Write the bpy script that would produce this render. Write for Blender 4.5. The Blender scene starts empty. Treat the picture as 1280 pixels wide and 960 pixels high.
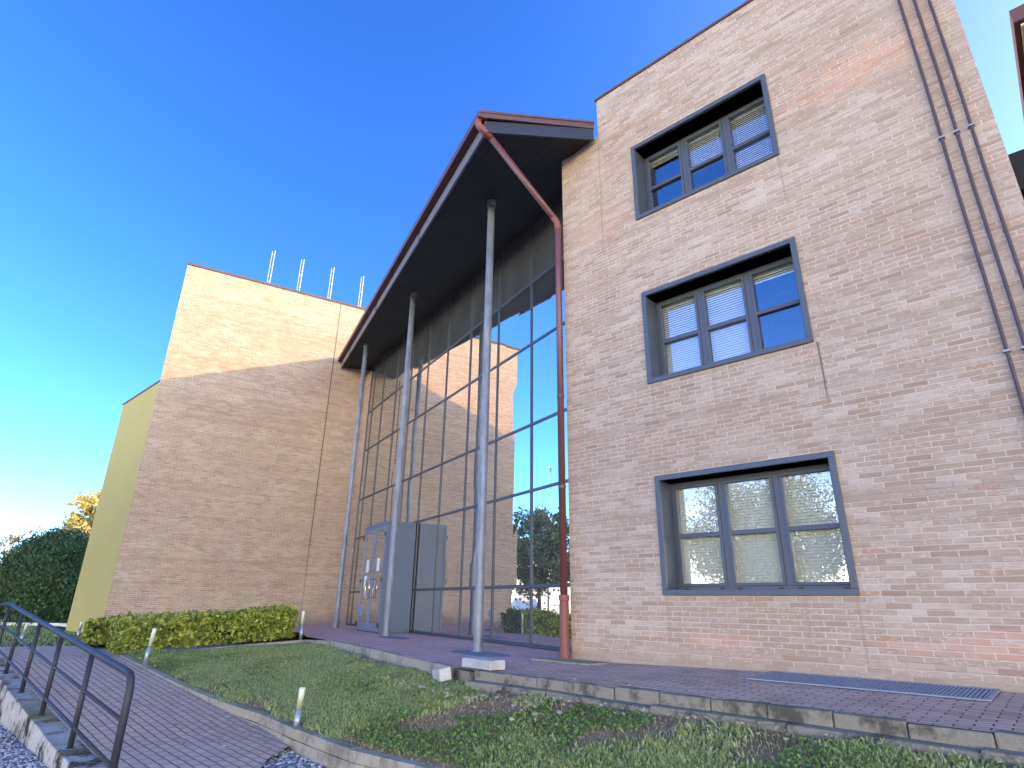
import bpy, math, random
import numpy as np
from mathutils import Vector, Matrix
random.seed(7); rng = np.random.default_rng(7)
R = math.radians
S = bpy.context.scene
COL = S.collection

# ------------------------------------------------------------ camera
PITCH, ROLL, CAMZ = 0.35813, 0.014292, 0.78
cam_d = bpy.data.cameras.new('camera'); cam = bpy.data.objects.new('camera', cam_d); COL.objects.link(cam)
cam_d.sensor_width = 36; cam_d.lens = 736.0 / 1280 * 36; cam_d.clip_end = 3000; cam_d.clip_start = .05
_f = Vector((0, math.cos(PITCH), math.sin(PITCH))); _r = Vector((1, 0, 0)); _u = Vector((0, -math.sin(PITCH), math.cos(PITCH)))
_R = _r * math.cos(ROLL) + _u * math.sin(ROLL); _U = -_r * math.sin(ROLL) + _u * math.cos(ROLL)
cam.matrix_world = Matrix(((_R.x, _U.x, -_f.x, 0), (_R.y, _U.y, -_f.y, 0), (_R.z, _U.z, -_f.z, CAMZ), (0, 0, 0, 1)))
S.camera = cam

# ------------------------------------------------------------ light
SUN_EL = R(17.9)
HAZE_FILL_H, HAZE_FILL_K, HAZE_FILL_C = .070, 40.0, (1.0, .79, .49)
W = bpy.data.worlds.new("World"); S.world = W; W.use_nodes = True
nt = W.node_tree; bg = nt.nodes['Background']
sky = nt.nodes.new('ShaderNodeTexSky'); sky.sky_type = 'NISHITA'; sky.sun_disc = False
sky.sun_elevation = SUN_EL; sky.sun_rotation = R(90); sky.altitude = 0; sky.air_density = 1.0; sky.dust_density = 0.6; sky.ozone_density = 2.0
_vm = nt.nodes.new('ShaderNodeVectorMath'); _vm.operation = 'MULTIPLY'; _vm.inputs[1].default_value = (.225, .395, .63)
_gm = nt.nodes.new('ShaderNodeGamma'); _gm.inputs[1].default_value = 1.3
nt.links.new(sky.outputs[0], _vm.inputs[0]); nt.links.new(_vm.outputs[0], _gm.inputs[0])
# pale haze low over the horizon, boosted as fill light on shaded walls
_tc = nt.nodes.new('ShaderNodeTexCoord'); _sx = nt.nodes.new('ShaderNodeSeparateXYZ'); nt.links.new(_tc.outputs['Generated'], _sx.inputs[0])
def _m(op, a, b=0.0):
    n = nt.nodes.new('ShaderNodeMath'); n.operation = op
    for x, i in ((a, 0), (b, 1)):
        if isinstance(x, (int, float)): n.inputs[i].default_value = x
        else: nt.links.new(x, n.inputs[i])
    return n.outputs[0]
_hz = _m('MULTIPLY', _m('POWER', 2.718, _m('MULTIPLY', _m('ABSOLUTE', _sx.outputs[2]), -1 / HAZE_FILL_H)), HAZE_FILL_K)
_hz = _m('MULTIPLY', _hz, _m('ADD', .045, _m('MAXIMUM', _m('SUBTRACT', .12, _sx.outputs[1]), 0.0)))      # strongest behind the camera, added as warm fill for the shaded facade
_hc = nt.nodes.new('ShaderNodeVectorMath'); _hc.operation = 'SCALE'; _hc.inputs[0].default_value = HAZE_FILL_C; nt.links.new(_hz, _hc.inputs['Scale'])
_ad = nt.nodes.new('ShaderNodeVectorMath'); _ad.operation = 'ADD'; nt.links.new(_gm.outputs[0], _ad.inputs[0]); nt.links.new(_hc.outputs[0], _ad.inputs[1])
# whiter, brighter air round the sun
_dp = nt.nodes.new('ShaderNodeVectorMath'); _dp.operation = 'DOT_PRODUCT'; _dp.inputs[1].default_value = (math.cos(SUN_EL), 0, math.sin(SUN_EL)); nt.links.new(_tc.outputs['Generated'], _dp.inputs[0])
_dd = _m('MAXIMUM', _dp.outputs['Value'], 0.0)
_gl = _m('ADD', _m('MULTIPLY', _m('POWER', _dd, 4.5), 1.5), _m('MULTIPLY', _m('POWER', _dd, 18.0), 4.0))
_gc = nt.nodes.new('ShaderNodeVectorMath'); _gc.operation = 'SCALE'; _gc.inputs[0].default_value = (1.0, .80, .58); nt.links.new(_gl, _gc.inputs['Scale'])
_ad2 = nt.nodes.new('ShaderNodeVectorMath'); _ad2.operation = 'ADD'; nt.links.new(_ad.outputs[0], _ad2.inputs[0]); nt.links.new(_gc.outputs[0], _ad2.inputs[1])
nt.links.new(_ad2.outputs[0], bg.inputs[0]); bg.inputs[1].default_value = 0.15
sl = bpy.data.lights.new('sun', 'SUN'); sun = bpy.data.objects.new('sun', sl); COL.objects.link(sun)
sl.energy = 2.0; sl.angle = R(.5); sl.color = (1, .56, .22)
sun.rotation_euler = Vector((math.cos(SUN_EL), 0, math.sin(SUN_EL))).to_track_quat('Z', 'Y').to_euler()
S.view_settings.view_transform = 'Standard'; S.view_settings.look = 'None'; S.view_settings.gamma = 1
S.view_settings.exposure = 2.4
S.render.engine = 'CYCLES'

# ------------------------------------------------------------ frames
AF, AG = R(-42.78363738), R(-59.25253553)
P0 = Vector((0.97, 9.85, 0)); G0 = Vector((1.01, 11.46, 0))
DA = Vector((math.cos(AF), math.sin(AF), 0)); NA = Vector((-math.sin(AF), math.cos(AF), 0))
DB = Vector((math.cos(AG), math.sin(AG), 0)); NB = Vector((-math.sin(AG), math.cos(AG), 0))
UR = Vector((-.718, .696, 0)).normalized(); VR = Vector((UR.y, -UR.x, 0))
def fac(s, n, z=0): return P0 + DA * s + NA * n + Vector((0, 0, z))
def gla(s, n, z=0): return G0 + DB * s + NB * n + Vector((0, 0, z))

# ------------------------------------------------------------ mesh builder
class MB:
    def __init__(s): s.v = []; s.f = []; s.m = []; s.cur = 0
    def _add(s, vs, fs):
        b = len(s.v); s.v += [tuple(v) for v in vs]
        for f in fs: s.f.append([i + b for i in f]); s.m.append(s.cur)
        return s
    def box(s, x0, x1, y0, y1, z0, z1):
        return s._add([(x0, y0, z0), (x1, y0, z0), (x1, y1, z0), (x0, y1, z0), (x0, y0, z1), (x1, y0, z1), (x1, y1, z1), (x0, y1, z1)],
                      [(0, 3, 2, 1), (4, 5, 6, 7), (0, 1, 5, 4), (1, 2, 6, 5), (2, 3, 7, 6), (3, 0, 4, 7)])
    def prism(s, poly, z0, z1):
        n = len(poly)
        g = lambda z, i: z[i] if isinstance(z, (list, tuple)) else z
        a = 0
        for i in range(n): a += poly[i][0] * poly[(i + 1) % n][1] - poly[(i + 1) % n][0] * poly[i][1]
        if a < 0:
            poly = list(poly)[::-1]
            if isinstance(z0, (list, tuple)): z0 = list(z0)[::-1]
            if isinstance(z1, (list, tuple)): z1 = list(z1)[::-1]
        vs = [(p[0], p[1], g(z0, i)) for i, p in enumerate(poly)] + [(p[0], p[1], g(z1, i)) for i, p in enumerate(poly)]
        fs = [list(range(n))[::-1], list(range(n, 2 * n))] + [(i, (i + 1) % n, n + (i + 1) % n, n + i) for i in range(n)]
        return s._add(vs, fs)
    def tube(s, pts, r, n=12, cap=True):
        pts = [Vector(p) for p in pts]; rs = r if isinstance(r, (list, tuple)) else [r] * len(pts)
        rings = []; prev = None
        for i, p in enumerate(pts):
            t = (pts[min(i + 1, len(pts) - 1)] - pts[max(i - 1, 0)]).normalized()
            if prev is None:
                a = Vector((0, 0, 1)) if abs(t.z) < .9 else Vector((1, 0, 0)); x = t.cross(a).normalized()
            else: x = (prev - t * prev.dot(t)).normalized()
            prev = x; y = t.cross(x)
            k = 1.0
            if 0 < i < len(pts) - 1:
                c = (pts[i] - pts[i - 1]).normalized().dot(t); k = 1
            rings.append([p + (x * math.cos(2 * math.pi * j / n) + y * math.sin(2 * math.pi * j / n)) * rs[i] * k for j in range(n)])
        vs = [v for rg in rings for v in rg]; fs = []
        for i in range(len(pts) - 1):
            for j in range(n): fs.append((i * n + j, i * n + (j + 1) % n, (i + 1) * n + (j + 1) % n, (i + 1) * n + j))
        if cap: fs.append(list(range(n))[::-1]); fs.append([(len(pts) - 1) * n + j for j in range(n)])
        return s._add(vs, fs)
    def ball(s, c, r, n=8, sz=1, jit=0):
        vs = []; fs = []; m = n // 2
        for i in range(m + 1):
            for j in range(n):
                th = math.pi * i / m; ph = 2 * math.pi * j / n; k = 1 + random.uniform(-jit, jit)
                vs.append((c[0] + r * k * math.sin(th) * math.cos(ph), c[1] + r * k * math.sin(th) * math.sin(ph), c[2] + r * sz * k * math.cos(th)))
        for i in range(m):
            for j in range(n): fs.append((i * n + j, (i + 1) * n + j, (i + 1) * n + (j + 1) % n, i * n + (j + 1) % n))
        return s._add(vs, fs)
    def build(s, name, mats, parent=None, loc=None, rotz=None, smooth=False, bevel=0):
        me = bpy.data.meshes.new(name); me.from_pydata(s.v, [], s.f)
        if not isinstance(mats, (list, tuple)): mats = [mats]
        for m in mats: me.materials.append(m)
        me.polygons.foreach_set('material_index', s.m)
        if smooth: me.polygons.foreach_set('use_smooth', [len(f) <= 4 for f in s.f])
        me.update()
        o = bpy.data.objects.new(name, me); COL.objects.link(o)
        if parent: o.parent = parent
        if loc is not None: o.location = loc
        if rotz is not None: o.rotation_euler = (0, 0, rotz)
        if bevel:
            b = o.modifiers.new('bevel', 'BEVEL'); b.width = bevel; b.segments = 2; b.limit_method = 'ANGLE'; b.harden_normals = False
        return o
def tag(o, label=None, cat=None, group=None, kind=None):
    if label: o['label'] = label
    if cat: o['category'] = cat
    if group: o['group'] = group
    if kind: o['kind'] = kind
    return o
def thing(name, loc, rz, label, cat, group=None):
    o = bpy.data.objects.new(name, None); COL.objects.link(o); o.location = loc; o.rotation_euler = (0, 0, rz)
    o.empty_display_size = .2
    return tag(o, label, cat, group)

# ------------------------------------------------------------ materials
class NT:
    def __init__(s, name):
        s.m = bpy.data.materials.new(name); s.m.use_nodes = True; s.t = s.m.node_tree; s.b = s.t.nodes['Principled BSDF']
    def n(s, typ, **kw):
        nd = s.t.nodes.new('ShaderNode' + typ)
        for k, v in kw.items(): setattr(nd, k, v)
        return nd
    def l(s, a, b): s.t.links.new(a, b)
    def val(s, x, inp):
        if isinstance(x, (int, float, tuple)): inp.default_value = x
        else: s.l(x, inp)
    def math(s, op, a, b=0.0, c=None):
        nd = s.n('Math', operation=op); s.val(a, nd.inputs[0]); s.val(b, nd.inputs[1])
        if c is not None: s.val(c, nd.inputs[2])
        return nd.outputs[0]
    def mix(s, f, a, b, mode='MIX'):
        nd = s.n('Mix', data_type='RGBA', blend_type=mode); s.val(f, nd.inputs[0])
        for x, i in ((a, 6), (b, 7)):
            if isinstance(x, tuple) and len(x) == 3: x = x + (1,)
            s.val(x, nd.inputs[i])
        return nd.outputs[2]
    def noise(s, scale, detail=3, rough=.5, vec=None, out='Fac'):
        nd = s.n('TexNoise'); nd.inputs['Scale'].default_value = scale; nd.inputs['Detail'].default_value = detail; nd.inputs['Roughness'].default_value = rough
        s.l(vec if vec is not None else s.obj(), nd.inputs['Vector']); return nd.outputs[out]
    def obj(s):
        if not hasattr(s, '_o'): s._o = s.n('TexCoord').outputs['Object']
        return s._o
    def ramp(s, f, stops):
        nd = s.n('ValToRGB'); cr = nd.color_ramp
        while len(cr.elements) < len(stops): cr.elements.new(.5)
        for e, (p, c) in zip(cr.elements, stops):
            e.position = p; e.color = (c if isinstance(c, tuple) else (c, c, c)) + (1,)
        s.l(f, nd.inputs[0]); return nd.outputs[0]
    def bump(s, h, strength=.3, dist=.01):
        nd = s.n('Bump'); nd.inputs['Strength'].default_value = strength; nd.inputs['Distance'].default_value = dist
        s.l(h, nd.inputs['Height']); s.l(nd.outputs[0], s.b.inputs['Normal'])
    def mapping(s, scale=(1, 1, 1), loc=(0, 0, 0), rot=(0, 0, 0)):
        nd = s.n('Mapping'); nd.inputs['Scale'].default_value = scale; nd.inputs['Location'].default_value = loc; nd.inputs['Rotation'].default_value = rot
        s.l(s.obj(), nd.inputs[0]); return nd.outputs[0]
    def out(s, col, rough=.8, spec=.3, metal=0):
        s.val(col + (1,) if isinstance(col, tuple) and len(col) == 3 else col, s.b.inputs['Base Color'])
        s.val(rough, s.b.inputs['Roughness']); s.b.inputs['Specular IOR Level'].default_value = spec; s.b.inputs['Metallic'].default_value = metal
        return s.m

def bond(M, u, v, w, h, j, shift=.5, rowjit=.0):
    """running bond: per unit random value and joint mask"""
    row = M.math('FLOOR', M.math('DIVIDE', v, h))
    wn0 = M.n('TexWhiteNoise', noise_dimensions='1D'); M.l(row, wn0.inputs['W'])
    off = M.math('ADD', M.math('MULTIPLY', M.math('MODULO', M.math('ABSOLUTE', row), 2.0), shift), M.math('MULTIPLY', wn0.outputs['Value'], rowjit))
    uu = M.math('ADD', M.math('DIVIDE', u, w), off)
    colm = M.math('FLOOR', uu)
    cmb = M.n('CombineXYZ'); M.l(colm, cmb.inputs[0]); M.l(row, cmb.inputs[1])
    wn = M.n('TexWhiteNoise', noise_dimensions='2D'); M.l(cmb.outputs[0], wn.inputs['Vector'])
    fu = M.math('FRACT', uu); fv = M.math('FRACT', M.math('DIVIDE', v, h))
    du = M.math('MULTIPLY', M.math('MINIMUM', fu, M.math('SUBTRACT', 1.0, fu)), w)
    dv = M.math('MULTIPLY', M.math('MINIMUM', fv, M.math('SUBTRACT', 1.0, fv)), h)
    d = M.math('MINIMUM', du, dv)
    mr = M.n('MapRange', interpolation_type='SMOOTHSTEP'); M.l(d, mr.inputs[0]); mr.inputs[1].default_value = j * .35; mr.inputs[2].default_value = j * .75
    mr.inputs[3].default_value = 1; mr.inputs[4].default_value = 0
    return wn, mr.outputs[0], row

def brick_mat(name, tint=(1, 1, 1), patches=(), white=.5, stains=()):
    M = NT(name)
    sp = M.n('SeparateXYZ'); M.l(M.obj(), sp.inputs[0])
    u0 = M.math('ADD', sp.outputs[0], sp.outputs[1])
    wob = M.noise(5, 2)                                    # slight unevenness of the joints
    wv = M.math('MULTIPLY', M.math('SUBTRACT', wob, .5), .010)
    u = M.math('ADD', u0, wv); v = M.math('ADD', sp.outputs[2], wv)
    wn, mort, row = bond(M, u, v, .255, .0655, .0105, .5, .22)
    t = lambda c: tuple(a * b for a, b in zip(c, tint))
    base = M.ramp(wn.outputs['Value'], [(0, t((.32, .225, .155))), (.12, t((.36, .262, .18))), (.35, t((.385, .285, .195))), (.65, t((.41, .305, .21))), (.82, t((.375, .27, .18))), (.95, t((.39, .27, .18))), (1, t((.40, .235, .14)))])
    # efflorescence in long bands, following the courses, plus a value per brick
    mp = M.mapping(scale=(.8, .8, 2.6)); big = M.noise(.9, 5, .62, vec=mp)
    mp2 = M.mapping(scale=(1.0, 1.0, 5.0)); fine = M.noise(6, 4, .7, vec=mp2)
    wsep = M.n('SeparateColor'); M.l(wn.outputs['Color'], wsep.inputs[0])
    sm = M.math('ADD', M.math('MULTIPLY', big, 1.1), M.math('ADD', M.math('MULTIPLY', fine, .55), M.math('MULTIPLY', wsep.outputs[1], .38)))
    wmask = M.ramp(sm, [(.90 - .0, 0.0), (1.0, .35), (1.0, .35)])
    mr = M.n('MapRange', interpolation_type='SMOOTHSTEP'); M.l(sm, mr.inputs[0]); mr.inputs[1].default_value = .86; mr.inputs[2].default_value = 1.36; mr.inputs[3].default_value = .03; mr.inputs[4].default_value = white
    col = M.mix(mr.outputs[0], base, t((.58, .49, .385)))
    # broad warm / cool drift
    dr = M.noise(.35, 3, .5, vec=M.mapping(scale=(1, 1, 1.6), loc=(3, 1, 2)))
    col = M.mix(M.math('MULTIPLY', M.math('SUBTRACT', dr, .42), 1.6), col, t((.36, .235, .145)))
    col = M.mix(M.math('MULTIPLY', wsep.outputs[2], .10), col, (.26, .19, .14))
    mcol = M.mix(M.noise(2.2, 3), (.52, .44, .35), (.64, .56, .46))
    for (pu, pv, ru, rv, c, amt) in patches:               # rebuilt patches of newer brick
        du = M.math('DIVIDE', M.math('SUBTRACT', u0, pu), ru); dv = M.math('DIVIDE', M.math('SUBTRACT', v, pv), rv)
        d = M.math('SQRT', M.math('ADD', M.math('MULTIPLY', du, du), M.math('MULTIPLY', dv, dv)))
        d = M.math('ADD', d, M.math('MULTIPLY', M.math('SUBTRACT', wn.outputs['Value'], .5), 1.1))
        m2 = M.n('MapRange', interpolation_type='SMOOTHSTEP'); M.l(d, m2.inputs[0]); m2.inputs[1].default_value = .75; m2.inputs[2].default_value = 1.1; m2.inputs[3].default_value = amt; m2.inputs[4].default_value = 0
        col = M.mix(m2.outputs[0], col, c)
    _late = []
    for (su, z0, z1, ww, c, amt) in stains:                # thin run-off stains / movement joints
        du = M.math('ABSOLUTE', M.math('SUBTRACT', M.math('ADD', u0, M.math('MULTIPLY', wv, 2.0)), su))
        a1 = M.n('MapRange', interpolation_type='SMOOTHSTEP'); M.l(du, a1.inputs[0]); a1.inputs[1].default_value = ww * .5; a1.inputs[2].default_value = ww; a1.inputs[3].default_value = amt; a1.inputs[4].default_value = 0
        b1 = M.n('MapRange'); M.l(sp.outputs[2], b1.inputs[0]); b1.inputs[1].default_value = z0; b1.inputs[2].default_value = z0 + .3 * (z1 - z0); b1.inputs[3].default_value = 0; b1.inputs[4].default_value = 1
        c1 = M.n('MapRange'); M.l(sp.outputs[2], c1.inputs[0]); c1.inputs[1].default_value = z1 - .002; c1.inputs[2].default_value = z1; c1.inputs[3].default_value = 1; c1.inputs[4].default_value = 0
        k = M.math('MULTIPLY', a1.outputs[0], M.math('MULTIPLY', b1.outputs[0], c1.outputs[0]))
        _late.append((k, c))
    # lime runs and smears inside single bricks, shadow lines painted into some bed joints
    sm2 = M.ramp(M.noise(16, 4, .75, vec=M.mapping(scale=(1, 1, 2.2), loc=(1, 2, 7))), [(.50, 0.0), (.66, 1.0)])
    col = M.mix(M.math('MULTIPLY', M.math('MULTIPLY', sm2, wsep.outputs[0]), .8), col, t((.62, .54, .45)))
    rown = M.n('TexWhiteNoise', noise_dimensions='1D'); M.l(M.math('ADD', row, 17.3), rown.inputs['W'])
    jf = M.ramp(M.noise(1.7, 5, .7, vec=M.mapping(scale=(1, 1, 2.5), loc=(9, 4, 2))), [(.30, .55), (.48, 1.0)])
    mcol = M.mix(M.math('MULTIPLY', M.ramp(rown.outputs['Value'], [(.70, 0.0), (.85, .7)]), .8), mcol, (.20, .165, .145))
    hard = mort; mort = M.math('MULTIPLY', mort, jf)
    col = M.mix(mort, col, mcol)
    # shadow line painted along the lower brick edges; dirt on the bottom courses
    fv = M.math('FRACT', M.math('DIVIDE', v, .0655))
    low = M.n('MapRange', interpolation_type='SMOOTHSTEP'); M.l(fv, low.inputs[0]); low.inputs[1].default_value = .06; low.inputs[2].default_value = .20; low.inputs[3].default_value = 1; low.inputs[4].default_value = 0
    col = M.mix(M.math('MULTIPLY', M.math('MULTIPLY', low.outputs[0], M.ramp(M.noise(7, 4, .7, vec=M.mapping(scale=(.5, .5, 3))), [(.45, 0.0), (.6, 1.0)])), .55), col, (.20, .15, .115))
    bs = M.n('MapRange', interpolation_type='SMOOTHSTEP'); M.l(M.math('ADD', sp.outputs[2], M.math('MULTIPLY', M.noise(3, 4, .7), .16)), bs.inputs[0]); bs.inputs[1].default_value = .12; bs.inputs[2].default_value = .30; bs.inputs[3].default_value = .6; bs.inputs[4].default_value = 0
    col = M.mix(bs.outputs[0], col, (.34, .28, .21))
    for (k_, c_) in _late: col = M.mix(k_, col, c_)
    h = M.math('ADD', M.math('MULTIPLY', M.math('SUBTRACT', 1.0, hard), 1.0), M.math('MULTIPLY', M.noise(60, 3), .35))
    h = M.math('ADD', h, M.math('MULTIPLY', wsep.outputs[0], .35))
    M.bump(h, .55, .007)
    return M.out(col, .9, .2)

def plain(name, c, rough=.6, spec=.4, metal=0, var=.15, scale=8, bump=0):
    M = NT(name); n = M.noise(scale, 4, .6)
    d = tuple(x * (1 - var) for x in c); e = tuple(min(1, x * (1 + var)) for x in c)
    if bump: M.bump(M.noise(scale * 6, 3), bump, .01)
    rr = M.math('ADD', M.math('MULTIPLY', M.noise(scale * 2, 3), .2), rough - .1)
    return M.out(M.mix(n, d, e), rr, spec, metal)

def paver_mat(name, cols, w, h, joint=(.10, .085, .08), j=.008, moss=0.0, rot=0.0, shift=.5):
    M = NT(name); mp = M.mapping(rot=(0, 0, rot)); sp = M.n('SeparateXYZ'); M.l(mp, sp.inputs[0])
    wob = M.math('MULTIPLY', M.math('SUBTRACT', M.noise(7, 2), .5), .022)
    wn, mort, row = bond(M, M.math('ADD', sp.outputs[0], wob), M.math('ADD', sp.outputs[1], wob), w, h, j, shift, .05)
    c = M.ramp(wn.outputs['Value'], [(0, cols[0]), (.5, cols[1]), (1, cols[2])])
    c = M.mix(M.ramp(M.noise(.7, 4, .6), [(.35, 0.0), (.7, .55)]), c, cols[3])
    c = M.mix(M.math('MULTIPLY', M.noise(9, 4, .7), .35), c, tuple(x * .55 for x in cols[1]))
    if moss: c = M.mix(M.math('MULTIPLY', M.ramp(M.noise(1.3, 4), [(.5, 0.0), (.75, 1.0)]), moss), c, (.13, .14, .06))
    jj = M.mix(M.ramp(M.noise(2, 3), [(.4, 0.0), (.65, 1.0)]), joint, (.17, .15, .12))
    c = M.mix(mort, c, jj)
    M.bump(M.math('ADD', M.math('SUBTRACT', 1.0, mort), M.math('MULTIPLY', M.noise(50, 3), .3)), .6, .008)
    return M.out(c, .85, .25)

def concrete_mat(name, base=(.37, .34, .27), dark=(.08, .08, .07), moss=(.30, .275, .12), md=.6, mm=.4, thr=.50):
    M = NT(name)
    n1 = M.noise(2.5, 6, .7, vec=M.mapping(scale=(1, 1, .85))); n2 = M.noise(1.2, 4, .6, vec=M.mapping(loc=(5, 3, 1))); n3 = M.noise(25, 4, .7)
    c = M.mix(n3, tuple(x * .75 for x in base), tuple(min(1, x * 1.25) for x in base))
    c = M.mix(M.math('MULTIPLY', M.ramp(n1, [(thr, 0.0), (thr + .10, 1.0)]), md), c, dark)
    g = M.n('NewGeometry'); sg = M.n('SeparateXYZ'); M.l(g.outputs['Normal'], sg.inputs[0])
    c = M.mix(M.math('MULTIPLY', M.math('MULTIPLY', M.ramp(n2, [(.4, 0.2), (.65, 1.0)]), M.math('MAXIMUM', sg.outputs[2], 0.15)), mm), c, moss)
    M.bump(M.math('ADD', n3, M.noise(80, 2)), .6, .01)
    return M.out(c, .9, .2)

def leaf_mat(name, ca, cb, cc, trans=.25):
    M = NT(name); g = M.n('NewGeometry')
    c = M.ramp(g.outputs['Random Per Island'], [(0, ca), (.5, cb), (1, cc)])
    c = M.mix(M.math('MULTIPLY', M.noise(1.6, 3), .5), c, ca)
    M.out(c, .6, .25)
    tr = M.n('BsdfTranslucent'); M.l(c, tr.inputs[0]); mx = M.n('MixShader'); mx.inputs[0].default_value = trans
    M.l(M.b.outputs[0], mx.inputs[1]); M.l(tr.outputs[0], mx.inputs[2]); M.l(mx.outputs[0], M.t.nodes['Material Output'].inputs[0])
    return M.m

def glass_mat(name, refl=.4, tint=(.86, .92, .97), body=(.02, .022, .024), clear=0.0, rough=.0, dust=.0, wave=.02, power=1.0):
    """coated glazing: mirror layer over a body that is dark, or clear so the blinds behind it show"""
    M = NT(name); t = M.t
    lw = M.n('LayerWeight'); lw.inputs[0].default_value = .35
    f = M.math('ADD', M.math('MULTIPLY', M.math('POWER', lw.outputs['Facing'], power), 1 - refl), refl)
    gl = M.n('BsdfGlossy'); gl.inputs['Color'].default_value = tint + (1,); gl.inputs['Roughness'].default_value = rough
    df = M.n('BsdfDiffuse')
    M.l(M.mix(M.ramp(M.noise(1.5, 4, vec=M.mapping(scale=(1, 1, .4))), [(.35, 0.0), (.8, 1.0)]), body, tuple(x * 1.8 for x in body)), df.inputs[0])
    if wave:
        bp = M.n('Bump'); bp.inputs['Strength'].default_value = wave; bp.inputs['Distance'].default_value = .05; M.l(M.noise(.9, 1), bp.inputs['Height']); M.l(bp.outputs[0], gl.inputs['Normal'])
    body_out = df.outputs[0]
    if clear:
        tp = M.n('BsdfTransparent'); tp.inputs[0].default_value = (.94, .97, .95, 1)
        mm = M.n('MixShader'); mm.inputs[0].default_value = clear; M.l(df.outputs[0], mm.inputs[1]); M.l(tp.outputs[0], mm.inputs[2]); body_out = mm.outputs[0]
    mx = M.n('MixShader'); M.l(f, mx.inputs[0]); M.l(body_out, mx.inputs[1]); M.l(gl.outputs[0], mx.inputs[2])
    M.l(mx.outputs[0], t.nodes['Material Output'].inputs[0]); t.nodes.remove(M.b)
    return M.m

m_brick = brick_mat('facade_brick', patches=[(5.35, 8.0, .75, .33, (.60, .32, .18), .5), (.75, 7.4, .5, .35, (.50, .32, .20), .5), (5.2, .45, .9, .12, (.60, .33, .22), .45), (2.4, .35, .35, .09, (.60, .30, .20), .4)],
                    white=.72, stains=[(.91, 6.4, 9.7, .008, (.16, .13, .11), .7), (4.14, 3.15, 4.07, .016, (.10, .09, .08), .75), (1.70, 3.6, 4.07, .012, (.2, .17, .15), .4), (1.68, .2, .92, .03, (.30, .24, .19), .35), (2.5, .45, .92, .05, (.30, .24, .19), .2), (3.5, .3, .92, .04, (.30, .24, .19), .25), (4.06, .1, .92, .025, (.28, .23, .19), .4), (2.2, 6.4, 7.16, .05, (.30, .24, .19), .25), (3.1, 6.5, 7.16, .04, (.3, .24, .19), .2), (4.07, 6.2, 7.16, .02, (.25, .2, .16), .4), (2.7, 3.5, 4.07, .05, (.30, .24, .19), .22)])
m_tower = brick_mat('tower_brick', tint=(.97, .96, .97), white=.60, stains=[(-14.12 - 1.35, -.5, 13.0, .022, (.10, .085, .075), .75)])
m_maroon = plain('maroon_metal', (.115, .060, .057), .45, .5, 0, .18, 5)
m_clay = plain('clay_plastic', (.22, .07, .058), .5, .4, 0, .2, 7)
m_pipe = plain('painted_downpipe', (.135, .05, .044), .38, .5, 0, .2, 5)
m_cable = plain('dark_conduit', (.075, .055, .06), .5, .4)
m_frame = plain('blue_grey_frame', (.072, .088, .108), .42, .5, 0, .12, 4)
m_lining = plain('frame_lining', (.062, .078, .095), .5, .4, 0, .2, 4)
m_mull = plain('mullion_metal', (.055, .067, .078), .4, .5, 0, .12, 4)
m_porch = plain('porch_panel', (.105, .145, .195), .45, .5, 0, .12, 3)
m_door = plain('door_frame', (.17, .20, .235), .45, .5, .1, .15, 6)
m_fascia = plain('fascia_board', (.17, .165, .18), .55, .3, 0, .15, 3)
m_soffit = NT('soffit_board')
_sp = m_soffit.n('SeparateXYZ'); m_soffit.l(m_soffit.obj(), _sp.inputs[0])
_fr = m_soffit.math('FRACT', m_soffit.math('DIVIDE', _sp.outputs[1], .16))
_j = m_soffit.math('LESS_THAN', _fr, .07)
m_soffit.bump(m_soffit.math('SUBTRACT', 1.0, _j), .8, .01)
m_soffit = m_soffit.out(m_soffit.mix(_j, m_soffit.mix(m_soffit.noise(2, 4), (.018, .021, .025), (.032, .035, .040)), (.005, .005, .006)), .7, .25)
m_galv = plain('galvanised_steel', (.34, .37, .40), .5, .5, .25, .3, 9)
m_col = None
def col_mat():
    M = NT('weathered_galvanised_tube'); n = M.noise(7, 5, .7, vec=M.mapping(scale=(1, 1, .35)))
    c = M.mix(M.ramp(n, [(.35, 0.0), (.7, 1.0)]), (.15, .175, .20), (.29, .315, .34))
    c = M.mix(M.ramp(M.noise(30, 3), [(.55, 0.0), (.75, .5)]), c, (.13, .15, .17))
    return M.out(c, .5, .5, .2)
m_col = col_mat()
m_glass = glass_mat('coated_glazing', .52, (.90, .92, .94), (.075, .08, .08), dust=.1, wave=.012)
m_glass_b = glass_mat('coated_glazing_slightly_bowed', .47, (.88, .91, .94), (.08, .085, .085), wave=.03)
m_spandrel = glass_mat('spandrel_glazing', .16, (.86, .89, .9), (.085, .092, .09), wave=.012)
m_winglass = glass_mat('window_glazing', .15, (.92, .95, 1), (.03, .033, .035), clear=.985, wave=.02, power=1.8)
m_doorglass = glass_mat('door_glazing', .35, (.85, .88, .9), (.045, .048, .045), wave=.02)
m_blind = plain('blind_slat', (.88, .86, .80), .5, .4, 0, .04, 6)
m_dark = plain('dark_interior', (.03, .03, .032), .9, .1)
m_white = plain('white_paint', (.72, .72, .70), .6, .3, 0, .08)
m_paper = plain('notice_paper', (.62, .68, .62), .7, .2, 0, .06)
m_blue = plain('blue_sticker', (.10, .26, .55), .6, .3, 0, .08)
m_black = plain('black_plastic', (.015, .015, .016), .4, .5)
m_chrome = plain('polished_steel', (.62, .63, .65), .18, .5, .9, .05)
m_yellow = NT('mustard_render')
_c = m_yellow.mix(m_yellow.noise(.8, 4, .6), (.43, .365, .115), (.49, .42, .15)); _c = m_yellow.mix(m_yellow.ramp(m_yellow.noise(2.6, 5, .7, vec=m_yellow.mapping(scale=(1.5, 1.5, .25))), [(.55, 0.0), (.8, .35)]), _c, (.30, .27, .12))
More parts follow.
